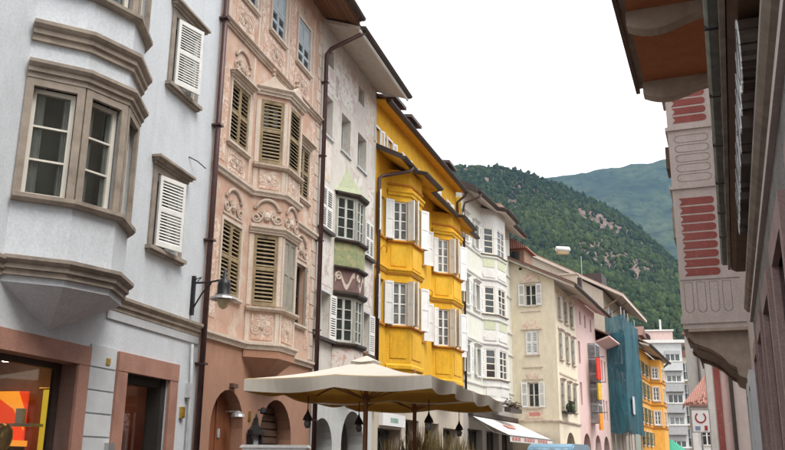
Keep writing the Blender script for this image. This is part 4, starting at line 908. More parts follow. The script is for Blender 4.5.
def banner(name, label, J, az, x, y, z, w_, h, mat, cat='flag'):
    t = thing(name, label, cat, (J[0] + math.sin(R(az)) * x + math.cos(R(az)) * y, J[1] + math.cos(R(az)) * x - math.sin(R(az)) * y, z), R(90 - az))
    m = MB(); N = 8
    for i in range(N):
        f = lambda k: (w_ * (k / N - .5), .07 * math.sin(k * 1.7)); a, b = f(i), f(i + 1)
        m.quad((a[0], a[1], 0), (b[0], b[1], 0), (b[0] * .9, b[1] * 1.4, -h), (a[0] * .9, a[1] * 1.4, -h))
    m.build('cloth', mat, t); MB().tube([(0, .5, .02), (0, -.35, .06)], .02, 6).build('rod', 'dark_iron', t); return t
J = (9.87, 46.07)
banner('hanging_flag', 'red flag hanging on the glazed oriel of the rose house', J, 23.38, 3.05, .62, 7.3, 1.1, 1.2, 'red_flag')
banner('hanging_flag', 'yellow flag hanging below the red one on the oriel', J, 23.38, 3.05, .62, 5.9, .9, .9, 'yellow_flag')
banner('hanging_flag', 'orange flag hanging lowest, above the rose arcade', J, 23.38, 3.05, .62, 4.25, .8, .9, 'orange_flag')

# ================================================================== house under scaffolding, blue net
B = facade('scaffolded_house', 'tall beige house whose street front is hidden behind a dark blue net', (13.66, 54.82), 23.38); L = 11.3
MB().box(0, L, 0, 9, 0, 10.9).build('wall', 'beige_plaster', B)
g = MB(); pr = [(.0, 10.9), (.0, 12.35), (3.2, 14.3), (6, 15.6), (9, 15.6), (9, 10.9)]
g.prism(pr, 0, L, 'x'); g.build('upper_storey', 'beige_plaster', B)
r = MB(); pr = [(-1.3, 11.85), (6.0, 15.75), (6.0, 15.95), (-1.3, 12.02)]; r.prism(pr, -.3, L, 'x'); r.build('roof', 'soffit_plaster', B)
r = MB(); r.prism([(-1.28, 12.03), (6.0, 15.96), (6.0, 16.08), (-1.28, 12.13)], .1, L - .1, 'x'); r.build('roof_covering', 'roof_tiles', B)
for x in (.1, 2.5): MB().tube([(x, -1.1, 11.9), (x, 0, 11.2)], .05, 6).build('eave_strut', 'window_brown', B)
MB().box(1.6, 3.6, .3, 2.4, 12.4, 13.9).build('chimney', 'dark_brown', B); MB().tube([(.6, 1.4, 13.2), (.6, 1.4, 14.9)], .02, 6).build('roof_mast', 'grey_metal', B)
sc = thing('scaffold', 'scaffold wrapped in dark blue netting beside the rose house', 'scaffold', (13.66, 54.82, 0), R(90 - 23.38))
m = MB(); W = 1.15; x0, x1, z0, z1 = .12, 6.2, 3.4, 10.7
def netface(p, q, nx, nz):
    for i in range(nx):
        for k in range(nz):
            def pt(a, b):
                s_ = a / nx; x = p[0] + (q[0] - p[0]) * s_; y = p[1] + (q[1] - p[1]) * s_; z = z0 + (z1 - z0) * b / nz
                d = .10 * mnoise.noise(Vector((x * .9, y * .9, z * .5))) ; return (x + d, y + d, z + (.25 * mnoise.noise(Vector((x, y, 3))) if b in (0, nz) else 0))
            m.quad(pt(i, k), pt(i + 1, k), pt(i + 1, k + 1), pt(i, k + 1))
netface((x0, -.02), (x0, -W), 5, 12); netface((x0, -W), (x1, -W - .1), 14, 12); netface((x1, -W - .1), (x1, -.02), 5, 12); m.build('net', 'scaffold_net', sc)
for x in (x0 + .1, 1.6, 3.1, x1 - .1):
    for y in (-.25, -W + .12): MB().tube([(x, y, 0), (x, y, 11.3)], .035, 6).build('standard', 'grey_metal', sc)
for z in (3.6, 5.6, 7.6, 9.6):
    MB().box(x0 + .1, x1 - .1, -W + .15, -.2, z, z + .05).build('deck', 'window_brown', sc); MB().tube([(x0, -W + .1, z + 1), (x1, -W + .1, z + 1)], .03, 6).build('ledger', 'grey_metal', sc)
MB().box(1.2, 2.0, -W - .16, -W - .12, 4.6, 5.7).build('notice_board', 'paper', sc)

# ================================================================== green strip, orange house, far blocks
B = facade('green_house', 'narrow mint green house front squeezed beside the orange house', (18.15, 65.22), 23.38)
MB().wall(-5.5, 2.1, 0, 10.4, [(.5, 1.3, z, z + 1.3) for z in (4, 6.2, 8.3)], .2).build('wall', 'green_plaster', B); shell(B, -5.5, 2.1, 9, 10.4, 'green_plaster')
for z in (4, 6.2, 8.3): window(B, T(.5, 0, z), .8, 1.3, 2, 2, y=.1); shutter(B, T(.5, -.05, z) @ RZ(-165), .4, 1.3, 'shutter_green', .1)
eave(B, [(-5.5, .6), (2.1, .6)], [(-5.5, 0), (2.1, 0)], 10.2, 10.4)
B = facade('orange_house', 'distant orange house with rows of grey-shuttered windows and a brighter bay', (19.0, 67.18), 23.38); L = 13.7
rows_ = [(3.0, 4.0), (4.75, 5.85), (6.75, 7.85), (8.6, 9.5)]; xs_ = [(1.2, 2.0), (3.5, 4.3), (5.8, 6.6)]
MB().wall(0, L, 0, 10.6, [(a, b, z0, z1) for a, b in xs_ for z0, z1 in rows_], .2).build('wall', 'orange_plaster', B); shell(B, 0, L, 9, 10.6, 'orange_plaster')
for a, b in xs_:
    for z0, z1 in rows_:
        window(B, T(a, 0, z0), b - a, z1 - z0, 2, 2, y=.12); surround(B, T(a, 0, z0), b - a, z1 - z0, .12, .03, 'cream_trim', sill=.1)
        for q, an in ((a, -160), (b, -20)): shutter(B, T(q, -.05, z0) @ RZ(an), .42, z1 - z0, 'shutter_green' if int(a) % 2 else 'shutter_grey', .12)
bay = [(7.8, 0), (8.4, .9), (11.2, .9), (11.8, 0)]; m = MB()
for i in range(3):
    Mf, Lf = facetM(bay[i], bay[i + 1]); m.M = Mf; m.wall(0, Lf, 2.5, 10.2, [(Lf * .25, Lf * .75, z0, z1) for z0, z1 in rows_[1:]], .12)
m.build('bay_wall', 'orange_plaster', B, fix=True)
for i in range(3):
    Mf, Lf = facetM(bay[i], bay[i + 1])
    for z0, z1 in rows_[1:]: window(B, Mf @ T(Lf * .25, 0, z0), Lf * .5, z1 - z0, 2, 3, y=.06); surround(B, Mf @ T(Lf * .25, 0, z0), Lf * .5, z1 - z0, .1, .03, 'cream_trim', sill=.1)
for z in (4.4, 6.3, 8.2): MB().sweep([(0, 0)] + bay + [(L, 0)], [(-.01, z), (.06, z), (.08, z + .1), (-.01, z + .12)]).build('string_course', 'yellow_trim', B)
eave(B, [(-.2, 1.1), (L + .3, 1.1)], [(-.2, 0), (L + .3, 0)], 10.35, 10.7, 'soffit_plaster', .14, 'dark_brown', .12)
tube_obj(B, 'downpipe', [(L - .9, -1.1, 10.3), (L - .9, -.2, 9.6), (L - .9, -.15, 0)], .09, 'shutter_green')
d = MB().box(6, 8.4, .4, 2.6, 11.2, 12.1).build('dormer', 'window_brown', B); MB().prism([(5.7, 12.05), (8.7, 12.05), (7.2, 13.0)], .1, 2.8).build('dormer_roof', 'roof_tiles', d)

B = thing('apartment_block', 'grey modern apartment block with banded balconies closing the street', 'building', (30.0, 95, 0), R(-8))
MB().box(-3.5, 1.95, 0, 10, 0, 14.4).build('wall', 'grey_plaster', B)
MB().box(-3.7, 2.9, -.25, 10.2, 14.4, 14.75).build('roof_slab', 'white_plaster', B)
for k, z in enumerate((2.2, 4.55, 6.85, 9.1, 11.35)):
    b = MB().box(-.15, 1.85, -.55, 0, z, z + .95).build('balcony', 'grey_dark_plaster' if k < 4 else 'grey_plaster', B); MB().box(-.2, 1.9, -.6, 0, z + .95, z + 1.03).build('rail', 'white_plaster', b)
    window(B, T(.1, -.2, z + 1.05), 1.6, 1.15, 3, 1, 'white_paint', 'glass_pale' if k % 2 else 'glass', y=.12)
    MB().box(.1, 1.7, -.16, -.1, z + 1.7 + .1 * (k % 3), z + 2.2).build('roller_blind', 'grey_dark_plaster', B)
B = thing('cream_block', 'cream apartment house with planted balconies right of the grey block', 'building', (33.0, 97, 0), R(-8))
MB().box(-1.0, 2.6, 0, 9, 0, 13.2).build('wall', 'cream_plaster', B); MB().prism([(-1.3, 13.2), (2.9, 13.2), (.8, 14.4)], -.4, 9.3).build('roof', 'roof_tiles_red', B)
for k, z in enumerate((3.2, 5.6, 8.0, 10.4)):
    b = MB().box(-.8, 1.0, -.9, 0, z, z + .14).build('balcony', 'white_plaster', B)
    for q in range(10): MB().box(-.78 + q * .19, -.75 + q * .19, -.88, -.85, z + .14, z + .95).build('baluster', 'dark_iron', b)
    MB().box(-.8, 1.0, -.9, -.84, z + .95, z + 1.0).build('rail', 'dark_iron', b); window(B, T(1.3, -.15, z + .3), .9, 1.4, 2, 2, y=.1); window(B, T(-.5, -.15, z + .2), .9, 1.9, 2, 2, y=.1)
    if k < 3: MB().lathe([(.15, 0), (.4, .2), (.5, .5), (.3, .8), (0, .9)], (.4 + .2 * k, -.7, z + .14), 9).build('balcony_plant', 'leaf_green', b)
B = thing('rooftop_house', 'pinkish house with two satellite dishes rising behind the orange roof', 'building', (33.6, 112, 0), R(-10))
MB().box(-3, 3, 0, 8, 0, 18.2).build('wall', 'rose_plaster', B); MB().box(-3.15, 3.15, -.15, 8.1, 18.2, 18.4).build('parapet', 'white_plaster', B); MB().tube([(1.6, .5, 18.3), (1.6, .5, 19.8)], .12, 8).build('chimney_pipe', 'white_pipe', B)
for x, z in ((-.6, 17.2), (-.1, 15.9)): MB().lathe([(.0, .0), (.45, .1), (.75, .28), (.73, .3), (.4, .14), (0, .06)], (0, 0, 0), 14).build('satellite_dish', 'dark_brown', B, T(x, -.3, z) @ Matrix.Rotation(R(95), 4, 'X'))
B = thing('taupe_tower_house', 'tall taupe plastered house with a dark downpipe behind the red tiled roof', 'building', (21.15, 62, 0), R(-21))
MB().box(0, 1.5, 0, 4, 0, 10.6).build('wall', 'taupe_plaster', B); MB().box(-.12, 1.7, -.2, 4.1, 10.6, 10.75).build('roof', 'roof_tiles_red', B); tube_obj(B, 'downpipe', [(.85, -.1, 0), (.85, -.1, 10.6)], .08, 'dark_brown')
B = thing('tiled_roof_house', 'low white house with a sloping red tiled roof behind the street sign', 'house', (17.1, 50, 0), R(-18))
MB().box(0, 3.6, 0, 6, 0, 4.95).build('wall', 'white_plaster', B); MB().box(-.05, 3.6, -.06, 0, 4.3, 4.42).build('string_course', 'taupe_stone', B)
rf = MB(); rf.quad((-.4, -.45, 4.9), (3.9, -.45, 4.9), (3.9, 2.8, 7.0), (1.2, 2.8, 7.0)); rf.quad((-.4, -.45, 4.9), (1.2, 2.8, 7.0), (1.2, 3.2, 7.0), (-.4, 6.2, 4.9)); rf.quad((-.4, -.45, 4.86), (-.4, -.45, 4.9), (-.4, 6.2, 4.9), (-.4, 6.2, 4.86)); rf.quad((-.4, -.45, 4.78), (3.9, -.45, 4.78), (3.9, -.45, 4.9), (-.4, -.45, 4.9))
rf = rf.build('roof', 'roof_tiles_red', B)
for k in range(14): MB().tube([(-.2 + k * .3, -.47, 4.93), (-.2 + k * .3 + max(0, 1.3 - k * .3) * .9, -.47 + 3.2 * min(1, .15 + k * .22), 4.93 + 2.08 * min(1, .15 + k * .22))], .06, 6).build('tile_row', 'roof_tiles_red', rf)
window(B, T(.4, -.12, 2.6), .7, 1.1, 2, 2, y=.1)
# green parasol and leafy hedge far down the street
t = thing('green_parasol', 'small green market parasol at the foot of the grey block', 'parasol', (26.0, 82, 0)); MB().lathe([(1.5, 2.45), (1.5, 2.65), (.8, 3.2), (.08, 3.7), (.0, 3.8)], seg=10).build('canopy', 'parasol_green', t); MB().tube([(0, 0, 0), (0, 0, 3.3)], .04, 6).build('pole', 'grey_metal', t)

# ================================================================== right side of the street
AZR = 21.17; dR = Vector((math.sin(R(AZR)), math.cos(R(AZR)), 0)); nR = Vector((math.cos(R(AZR)), -math.sin(R(AZR)), 0))
def RP(u, s_, z=0): p = dR * u + nR * s_; return (p.x, p.y, z)
# local frame: x towards the camera (x = 22 - u), y to the right (into the wall), wall plane y=0 at lateral .45
U0 = 14.6
def rx(u): return U0 - u
B = thing('stone_shop_building', 'dark stone-clad building with green gutter and balcony, close on the right', 'house', RP(U0, .45), R(90 - AZR - 180))
wins = [(u, u + 1.25) for u in (1.2, 3.6, 6.0, 8.4, 10.8, 13.0)]
m = MB(); m.wall(rx(U0), rx(-4), 0, 3.95, [(rx(b), rx(a), .0 if k % 2 else .9, 3.15) for k, (a, b) in enumerate(wins)], .45); m.build('stone_wall', 'dark_granite', B)
uw_ = [(rx(u + 1.0), rx(u), z, z + 1.6) for u in (-2, 1, 4, 7, 12) for z in (5.4, 8.6)]
m = MB(); m.wall(rx(U0), rx(-4), 3.95, 12, uw_, .2); m.build('upper_wall', 'beige_plaster', B)
for a, b, z0, z1 in uw_: window(B, T(a, 0, z0), b - a, z1 - z0, 2, 2, 'white_paint', y=.12); shell(B, rx(U0), rx(-4), 8, 12, 'terracotta')
for k, (a, b) in enumerate(wins):
    M0 = T(rx(b), 0, .0 if k % 2 else .9); H = 3.15 - (.0 if k % 2 else .9)
    surround(B, M0, 1.25, H, .20, .05, 'porphyry_dark', bottom=not k % 2); window(B, M0, 1.25, H, 2, 2, 'dark_brown', 'glass', y=.32)
pr = [(-.01, 3.88), (.03, 3.88), (.03, 3.95), (.07, 3.97), (.11, 4.02), (.11, 4.08), (-.01, 4.10)]
MB().sweep([(rx(U0), 0), (rx(-4), 0)], pr).build('stone_moulding', 'taupe_stone', B)
MB().sweep([(rx(U0), 0), (rx(-4), 0)], [(.0, 3.80), (.045, 3.80), (.045, 3.88), (.0, 3.88)]).build('moulding_lip', 'erker_plaster', B)
MB().sweep([(rx(U0), 0), (rx(-4), 0)], [(-.01, 4.62), (.17, 4.62), (.24, 4.66), (.25, 4.74), (-.01, 4.80)]).build('cornice', 'brown_wood_dark', B)
MB().sweep([(rx(U0), 0), (rx(-4), 0)], [(.25, 4.66), (.29, 4.66), (.29, 4.80), (-.01, 4.84), (-.01, 4.81), (.25, 4.76)]).build('cornice_lip', 'taupe_stone', B)
MB().sweep([(rx(U0), 0), (rx(-4), 0)], [(.295, 4.74), (.36, 4.74), (.385, 4.77), (.385, 4.86), (.375, 4.86), (.37, 4.79), (.295, 4.80)]).build('gutter', 'copper_green', B)
for u in np.arange(1, 14, 1.3): MB().box(rx(u), rx(u) + .02, -.388, -.28, 4.735, 4.85).build('gutter_bracket', 'dark_iron', B)
# balcony overhead
zB = 6.5; o = MB().box(rx(11.15), rx(4.5), -1.22, 0, zB, zB + .16).build('balcony', 'bracket_stone', B)
MB().box(rx(11.1), rx(4.5), -1.14, -.02, zB - .03, zB).build('balcony_soffit', 'terracotta', o); MB().box(rx(11.2), rx(4.5), -1.27, -1.22, zB - .05, zB + .2).build('fascia', 'brown_wood_dark', o)
wav = [(-1.16, zB - .03)] + [(-1.16 + 1.14 * i / 14, zB - .14 - .11 * math.sin(i / 14 * math.pi * 1.6 + .6) - .16 * (i / 14)) for i in range(15)] + [(-.02, zB - .03)]
for u in (5.2, 7.1, 9.0, 10.95): MB().prism(wav, rx(u) - .09, rx(u) + .09, 'x').build('bracket', 'bracket_stone', o, T(0, 0, -.002))
m = MB()
for k in range(60): m.box(rx(11.1) + k * .11, rx(11.1) + k * .11 + .015, -1.19, -1.175, zB + .16, zB + 1.05)
m.build('railing', 'dark_iron', o)
# wooden oriel boxes on the far upper wall
for z, h_ in ((6.55, .75), (7.75, 1.3)):
    o = MB().box(rx(14.4), rx(13.7), -.18, 0, z, z + h_).build('window_box', 'window_brown', B); MB().box(rx(14.45), rx(13.65), -.24, 0, z + h_, z + h_ + .07).build('cap', 'window_brown', o); MB().box(rx(14.42), rx(13.7) , -.22, 0, z - .05, z).build('sill', 'window_brown', o); MB().box(rx(14.3), rx(13.8), -.19, -.18, z + .08, z + h_ - .08).build('pane', 'glass', o)
# channel-letter sign along the cornice
sg = thing('shop_letter_sign', 'white-faced channel letters running along the right-hand stone cornice', 'sign', RP(10.45, .36), R(90 - AZR - 180))
def letter_line(seq, x, o):
    f = MB()
    for (a, b), (c, d) in zip(seq, seq[1:]):
        dx, dz = c - a, d - b; l_ = math.hypot(dx, dz); nx, nz = -dz / l_ * .016, dx / l_ * .016
        f.prism([(x + p, 4.17 + q) for p, q in ((a + nx, b + nz), (a - nx, b - nz), (c - nx, d - nz), (c + nx, d + nz))], -.104, -.1005)
    f.build('letter_groove', 'sign_navy', o)
def letter(pts, x, closed, w_=.12):
    """stroke polygon letters: thick box strokes between points; white face, dark return"""
    f = MB(); r_ = MB()
    seq = pts + ([pts[0]] if closed else [])
    for (a, b), (c, d) in zip(seq, seq[1:]):
        dx, dz = c - a, d - b; l_ = math.hypot(dx, dz); nx, nz = -dz / l_ * w_ / 2, dx / l_ * w_ / 2; ex, ez = dx / l_ * w_ * .4, dz / l_ * w_ * .4
        P4 = [(a - ex + nx, b - ez + nz), (a - ex - nx, b - ez - nz), (c + ex - nx, d + ez - nz), (c + ex + nx, d + ez + nz)]
        r_.prism([(x + p, 4.17 + q) for p, q in P4], -.09, .06); f.prism([(x + p, 4.17 + q) for p, q in P4], -.10, -.0905)
    o = r_.build('letter', 'dark_brown', sg); f.build('letter_face', 'sign_white', o)
    if w_ > .05: letter_line(seq, x, o)
ring = [(.25 + .21 * math.cos(a * math.pi / 7), .2 + .18 * math.sin(a * math.pi / 7)) for a in range(14)]
gly = [([(.05, .02), (.05, .38), (.25, .1), (.45, .38), (.45, .02)], False), ([(.05, .02), (.25, .38), (.45, .02)], False), ([(.05, .02), (.05, .38), (.45, .02), (.45, .38)], False), ([(.45, .36), (.1, .36), (.1, .2), (.42, .2), (.42, .04), (.05, .04)], False), ([(.05, .38), (.25, .02), (.45, .38)], False), ([(.05, .02), (.05, .38), (.45, .02), (.45, .38)], False), (ring, True)]
for k, (p_, cl) in enumerate(gly): letter(p_, .3 + k * .66, cl)
# painted bay house
B = thing('painted_bay_house', 'pale house with a tall boxy bay painted with red bars', 'house', RP(22.0, .45), R(90 - AZR - 180))
def bx(u): return 22.0 - u
MB().wall(bx(26), bx(14.62), 0, 13, [(bx(19.2), bx(17.9), 0, 2.9), (bx(16.6), bx(15.4), 0, 2.9)], .4).build('wall', 'erker_plaster', B); shell(B, bx(26), bx(14.62), 8, 13, 'erker_plaster')
for u in (19.2, 16.6): window(B, T(bx(u), 0, 0), 1.2, 2.9, 2, 2, 'dark_brown', y=.3); surround(B, T(bx(u), 0, 0), 1.2, 2.9, .22, .12, 'light_block', bottom=False)
e0, e1, wo_, ze = bx(21.2), bx(18.0), -1.19, 4.22
o = MB().box(e0, e1, wo_, 0, ze, 13).build('bay', 'erker_plaster', B)
MB().box(e0 - .03, e1 + .03, wo_ - .03, 0, ze + .10, ze + .26).build('bay_base_band', 'erker_plaster', o); MB().box(e0 - .04, e1 + .05, wo_ - .05, 0, 7.12, 7.2).build('string_course', 'erker_plaster', o); MB().box(e0 - .04, e1 + .05, wo_ - .05, 0, 8.42, 8.5).build('string_course', 'erker_plaster', o)
def stadium(cy, cz, hw, hh, notch=False, n=6):
    """bar outline in the y-z plane, rounded towards the wall, notched on the outer end"""
    p = [(cy + hw - hh + hh * math.cos(math.pi / 2 - math.pi * i / n), cz + hh * math.sin(math.pi / 2 - math.pi * i / n)) for i in range(n + 1)]
    return p + ([(cy - hw, cz - hh), (cy - hw + hh * .8, cz), (cy - hw, cz + hh)] if notch else [(cy - hw + hh + hh * math.cos(-math.pi / 2 - math.pi * i / n), cz + hh * math.sin(-math.pi / 2 - math.pi * i / n)) for i in range(n + 1)])
def ring_x(pts, x, t):
    m = MB(); c = [sum(p[0] for p in pts) / len(pts), sum(p[1] for p in pts) / len(pts)]; n = len(pts)
    inn = []
    for y, z in pts:
        dy, dz = y - c[0], z - c[1]; inn.append((y - math.copysign(min(t, abs(dy)), dy), z - math.copysign(min(t, abs(dz)), dz)))
    for i in range(n):
        j = (i + 1) % n; m.quad((x, *pts[i]), (x, *pts[j]), (x, *inn[j]), (x, *inn[i]))
    return m
for k in range(9): MB().prism(stadium(-.735, 5.36 + k * .186, .34, .075, True), e1 + .001, e1 + .008, 'x').build('painted_bar', 'red_panel', o)
for k in range(9): MB().prism(stadium(-.735, 8.66 + k * .19, .34, .075, True), e1 + .001, e1 + .008, 'x').build('painted_bar', 'red_panel', o)
for k in range(5): ring_x(stadium(-.735, 7.36 + k * .215, .34, .085), e1 + .004, .012).build('outlined_bar', 'groove', o)
for k in range(4):
    y = -1.03 + k * .24; pts = [(y + .085 * math.cos(a), 4.62 + .085 * math.sin(a)) for a in [-math.pi * i / 6 for i in range(7)]] + [(y - .085, 5.16), (y + .085, 5.16)]
    ring_x(pts, e1 + .004, .012).build('outlined_flute', 'groove', o)
MB().box(e1 + .001, e1 + .006, wo_ + .02, -.06, 5.19, 5.215).build('painted_line', 'groove', o)
for u in (18.35, 20.8):
    c = [(-1.10, 4.22), (-1.14, 4.06), (-1.02, 3.98), (-.98, 3.88), (-.84, 3.86), (-.70, 3.80), (-.52, 3.68), (-.40, 3.52), (-.28, 3.46), (-.22, 3.30), (-.0, 3.20), (.0, 4.22)]
    MB().prism(c, bx(u) - .16, bx(u) + .16, 'x').build('bracket', 'bracket_stone', B)
    MB().prism([(-1.13, 4.04), (-1.0, 3.95), (-.96, 3.86), (-.82, 3.82), (-.68, 3.75), (-.5, 3.62), (-.38, 3.47), (-.26, 3.40), (-.26, 3.46), (-.4, 3.54), (-.53, 3.70), (-.7, 3.82), (-.84, 3.88), (-.99, 3.92), (-1.1, 4.08)], bx(u) - .20, bx(u) + .20, 'x').build('bracket_scroll', 'brown_wood_dark', B)
MB().box(e1 - .4, e1 + .02, wo_ + .1, 0, ze - .06, ze).build('bay_soffit', 'bracket_stone', o)
MB().box(e1 - 1.6, e1 - .9, wo_ - .12, wo_, 7.9, 8.4).build('open_shutter', 'brown_wood_dark', o); MB().box(e1 - 1.2, e1 - .4, wo_ - .06, wo_, 6.2, 6.9).build('open_shutter', 'taupe_stone', o); MB().box(e1 - 1.0, e1 - .2, wo_ - .09, wo_, 9.3, 10.3).build('open_shutter', 'taupe_stone', o)
# striped red corner further down the right side
B = thing('striped_corner_house', 'corner house with vertical pink and red painted strips beyond the brackets', 'house', RP(34, .45), R(90 - AZR - 180))
MB().box(34 - 40, 34 - 31, -1.15, 6, 0, 5.6).build('wall', 'erker_plaster', B)
for k, mt in enumerate(('white_plaster', 'red_panel', 'rose_plaster')): MB().box(3.0, 3.012, -1.12 + k * .24, -1.12 + k * .24 + .2, 0, 5.5).build('painted_strip', mt, B)
MB().box(34 - 40, 3.06, -1.4, 6, 5.6, 5.75).build('eave', 'brown_wood_dark', B); MB().prism([(-1.4, 5.75), (6, 5.75), (6, 7.4)], 34 - 40, 3.1, 'x').build('roof', 'roof_tiles_red', B); MB().box(3.02, 3.1, -.42, -.30, 0, 5.6).build('downpipe', 'dark_brown', B)
def lantern(loc, label, rz=0):
    t = thing('wall_lantern', label, 'lantern', loc, rz); MB().tube([(0, .0, .5), (0, -.5, .55), (0, -.55, .48)], .02, 6).build('bracket', 'dark_iron', t)
    MB().lathe([(.04, -.12), (.14, .0), (.20, .32), (.22, .34), (.06, .46), (.0, .5)], (0, -.55, 0), 6).build('cage', 'dark_iron', t); return t
lantern(RP(30.9, -.75, 4.95), 'black wall lantern on the striped corner house')
# street sign
t = thing('street_sign', 'white rectangular traffic sign with a dark red ring on a grey post', 'sign', (9.87, 28, 0), R(-10))
MB().tube([(0, .04, 0), (0, .04, 3.3)], .03, 8).build('post', 'grey_metal', t); pl = MB().box(-.29, .29, -.012, .0, 2.58, 3.32).build('plate', 'sign_white', t)
b_ = MB(); b_.box(-.285, .285, -.018, -.0125, 3.29, 3.315).box(-.285, .285, -.018, -.0125, 2.585, 2.61).box(-.285, -.26, -.018, -.0125, 2.61, 3.29).box(.26, .285, -.018, -.0125, 2.61, 3.29).build('border', 'grey_metal', pl)
rg = MB(); N = 20
for i in range(N):
    a, b = [math.radians(60 - 340 + 300 * (k / N) - 0) for k in (i, i + 1)]
    a, b = [math.radians(125 + 290 * (k / N)) for k in (i, i + 1)]
    rg.prism([(.13 * math.cos(a), 3.05 + .13 * math.sin(a)), (.175 * math.cos(a), 3.05 + .175 * math.sin(a)), (.175 * math.cos(b), 3.05 + .175 * math.sin(b)), (.13 * math.cos(b), 3.05 + .13 * math.sin(b))], -.02, -.0125)
rg.build('ring', 'sign_red', pl); MB().box(-.18, -.03, -.02, -.0125, 2.66, 2.78).build('pictogram', 'sign_blue', pl); MB().box(.10, .19, -.02, -.0125, 2.65, 2.80).build('pictogram', 'sign_red', pl)

# ================================================================== things in the street
# street lamp on its bracket, fixed to the pale house
M1 = Matrix.Translation((-3.35, 15, 0)) @ Matrix.Rotation(R(90 - 13.26), 4, 'Z'); p = M1 @ Vector((-.42, 0, 4.0))
t = thing('bracket_lamp', 'black iron street lamp with round shade on a wall bracket by the pale house', 'street lamp', p, R(90 - 13.26))
MB().box(-.03, .03, -.06, 0, 0, .68).build('wall_bar', 'dark_iron', t); MB().tube([(0, -.04, .56), (0, -.30, .56), (0, -.56, .60), (0, -.60, .75)], .018, 6).build('arm', 'dark_iron', t); MB().tube([(0, -.05, .12), (0, -.2, .38), (0, -.36, .55)], .014, 6).build('brace', 'dark_iron', t)
MB().tube([(0, -.05, .62), (.02, -.16, .66), (.0, -.1, .58)], .012, 5).build('scroll', 'dark_iron', t)
hd = MB().lathe([(.0, .80), (.02, .78), (.03, .62), (.10, .58), (.115, .50), (.115, .34), (.13, .32)], (0, -.60, 0), 14).build('head', 'dark_iron', t, smooth=True)
MB().lathe([(.12, .33), (.22, .28), (.235, .25), (.225, .25), (.12, .30)], (0, -.60, 0), 18).build('shade', 'grey_metal', t); MB().lathe([(.11, .30), (.105, .20), (.07, .12), (.02, .09), (0, .085)], (0, -.60, 0), 14).build('globe', 'lamp_glass', t, smooth=True)
# menu case on the pink house
p = (Matrix.Translation((-3.35, 15, 0)) @ Matrix.Rotation(R(90 - 15.19), 4, 'Z')) @ Vector((2.42, -.03, 1.2))
t = thing('menu_case', 'black framed menu case with pointed top between the arched doors', 'display case', p, R(90 - 15.19))
MB().box(-.25, .25, -.1, .0, 0, .06).box(-.25, -.18, -.1, 0, .06, .9).box(.18, .25, -.1, 0, .06, .9).box(-.27, .27, -.12, 0, .9, .98).prism([(-.25, .98), (.25, .98), (.06, 1.08), (0, 1.22), (-.06, 1.08)], -.09, 0).build('frame', 'dark_iron', t); MB().box(-.18, .18, -.04, -.03, .06, .9).build('menu_sheet', 'paper', t)
MB().lathe([(.03, 0), (.02, .06), (.0, .12)], (0, -.05, 1.2), 8).build('finial', 'dark_iron', t)
# pale stand in front of the roller door
t = thing('menu_stand', 'pale grey topped stand below the umbrella, only its top edge showing', 'stand', (-1.42, 11.0, 0), R(-6))
MB().box(-.40, .40, -.05, .05, 1.72, 1.78).prism([(-.44, 1.78), (.44, 1.78), (.41, 1.815), (-.41, 1.815)], -.07, .07).build('top', 'pale_stand', t); MB().box(-.38, .38, -.02, .02, .7, 1.72).build('board', 'pale_stand', t)
for x in (-.34, .34): MB().box(x - .02, x + .02, -.02, .02, 0, .7).build('leg', 'grey_metal', t); MB().box(x - .02, x + .02, -.25, .25, 0, .03).build('foot', 'grey_metal', t)
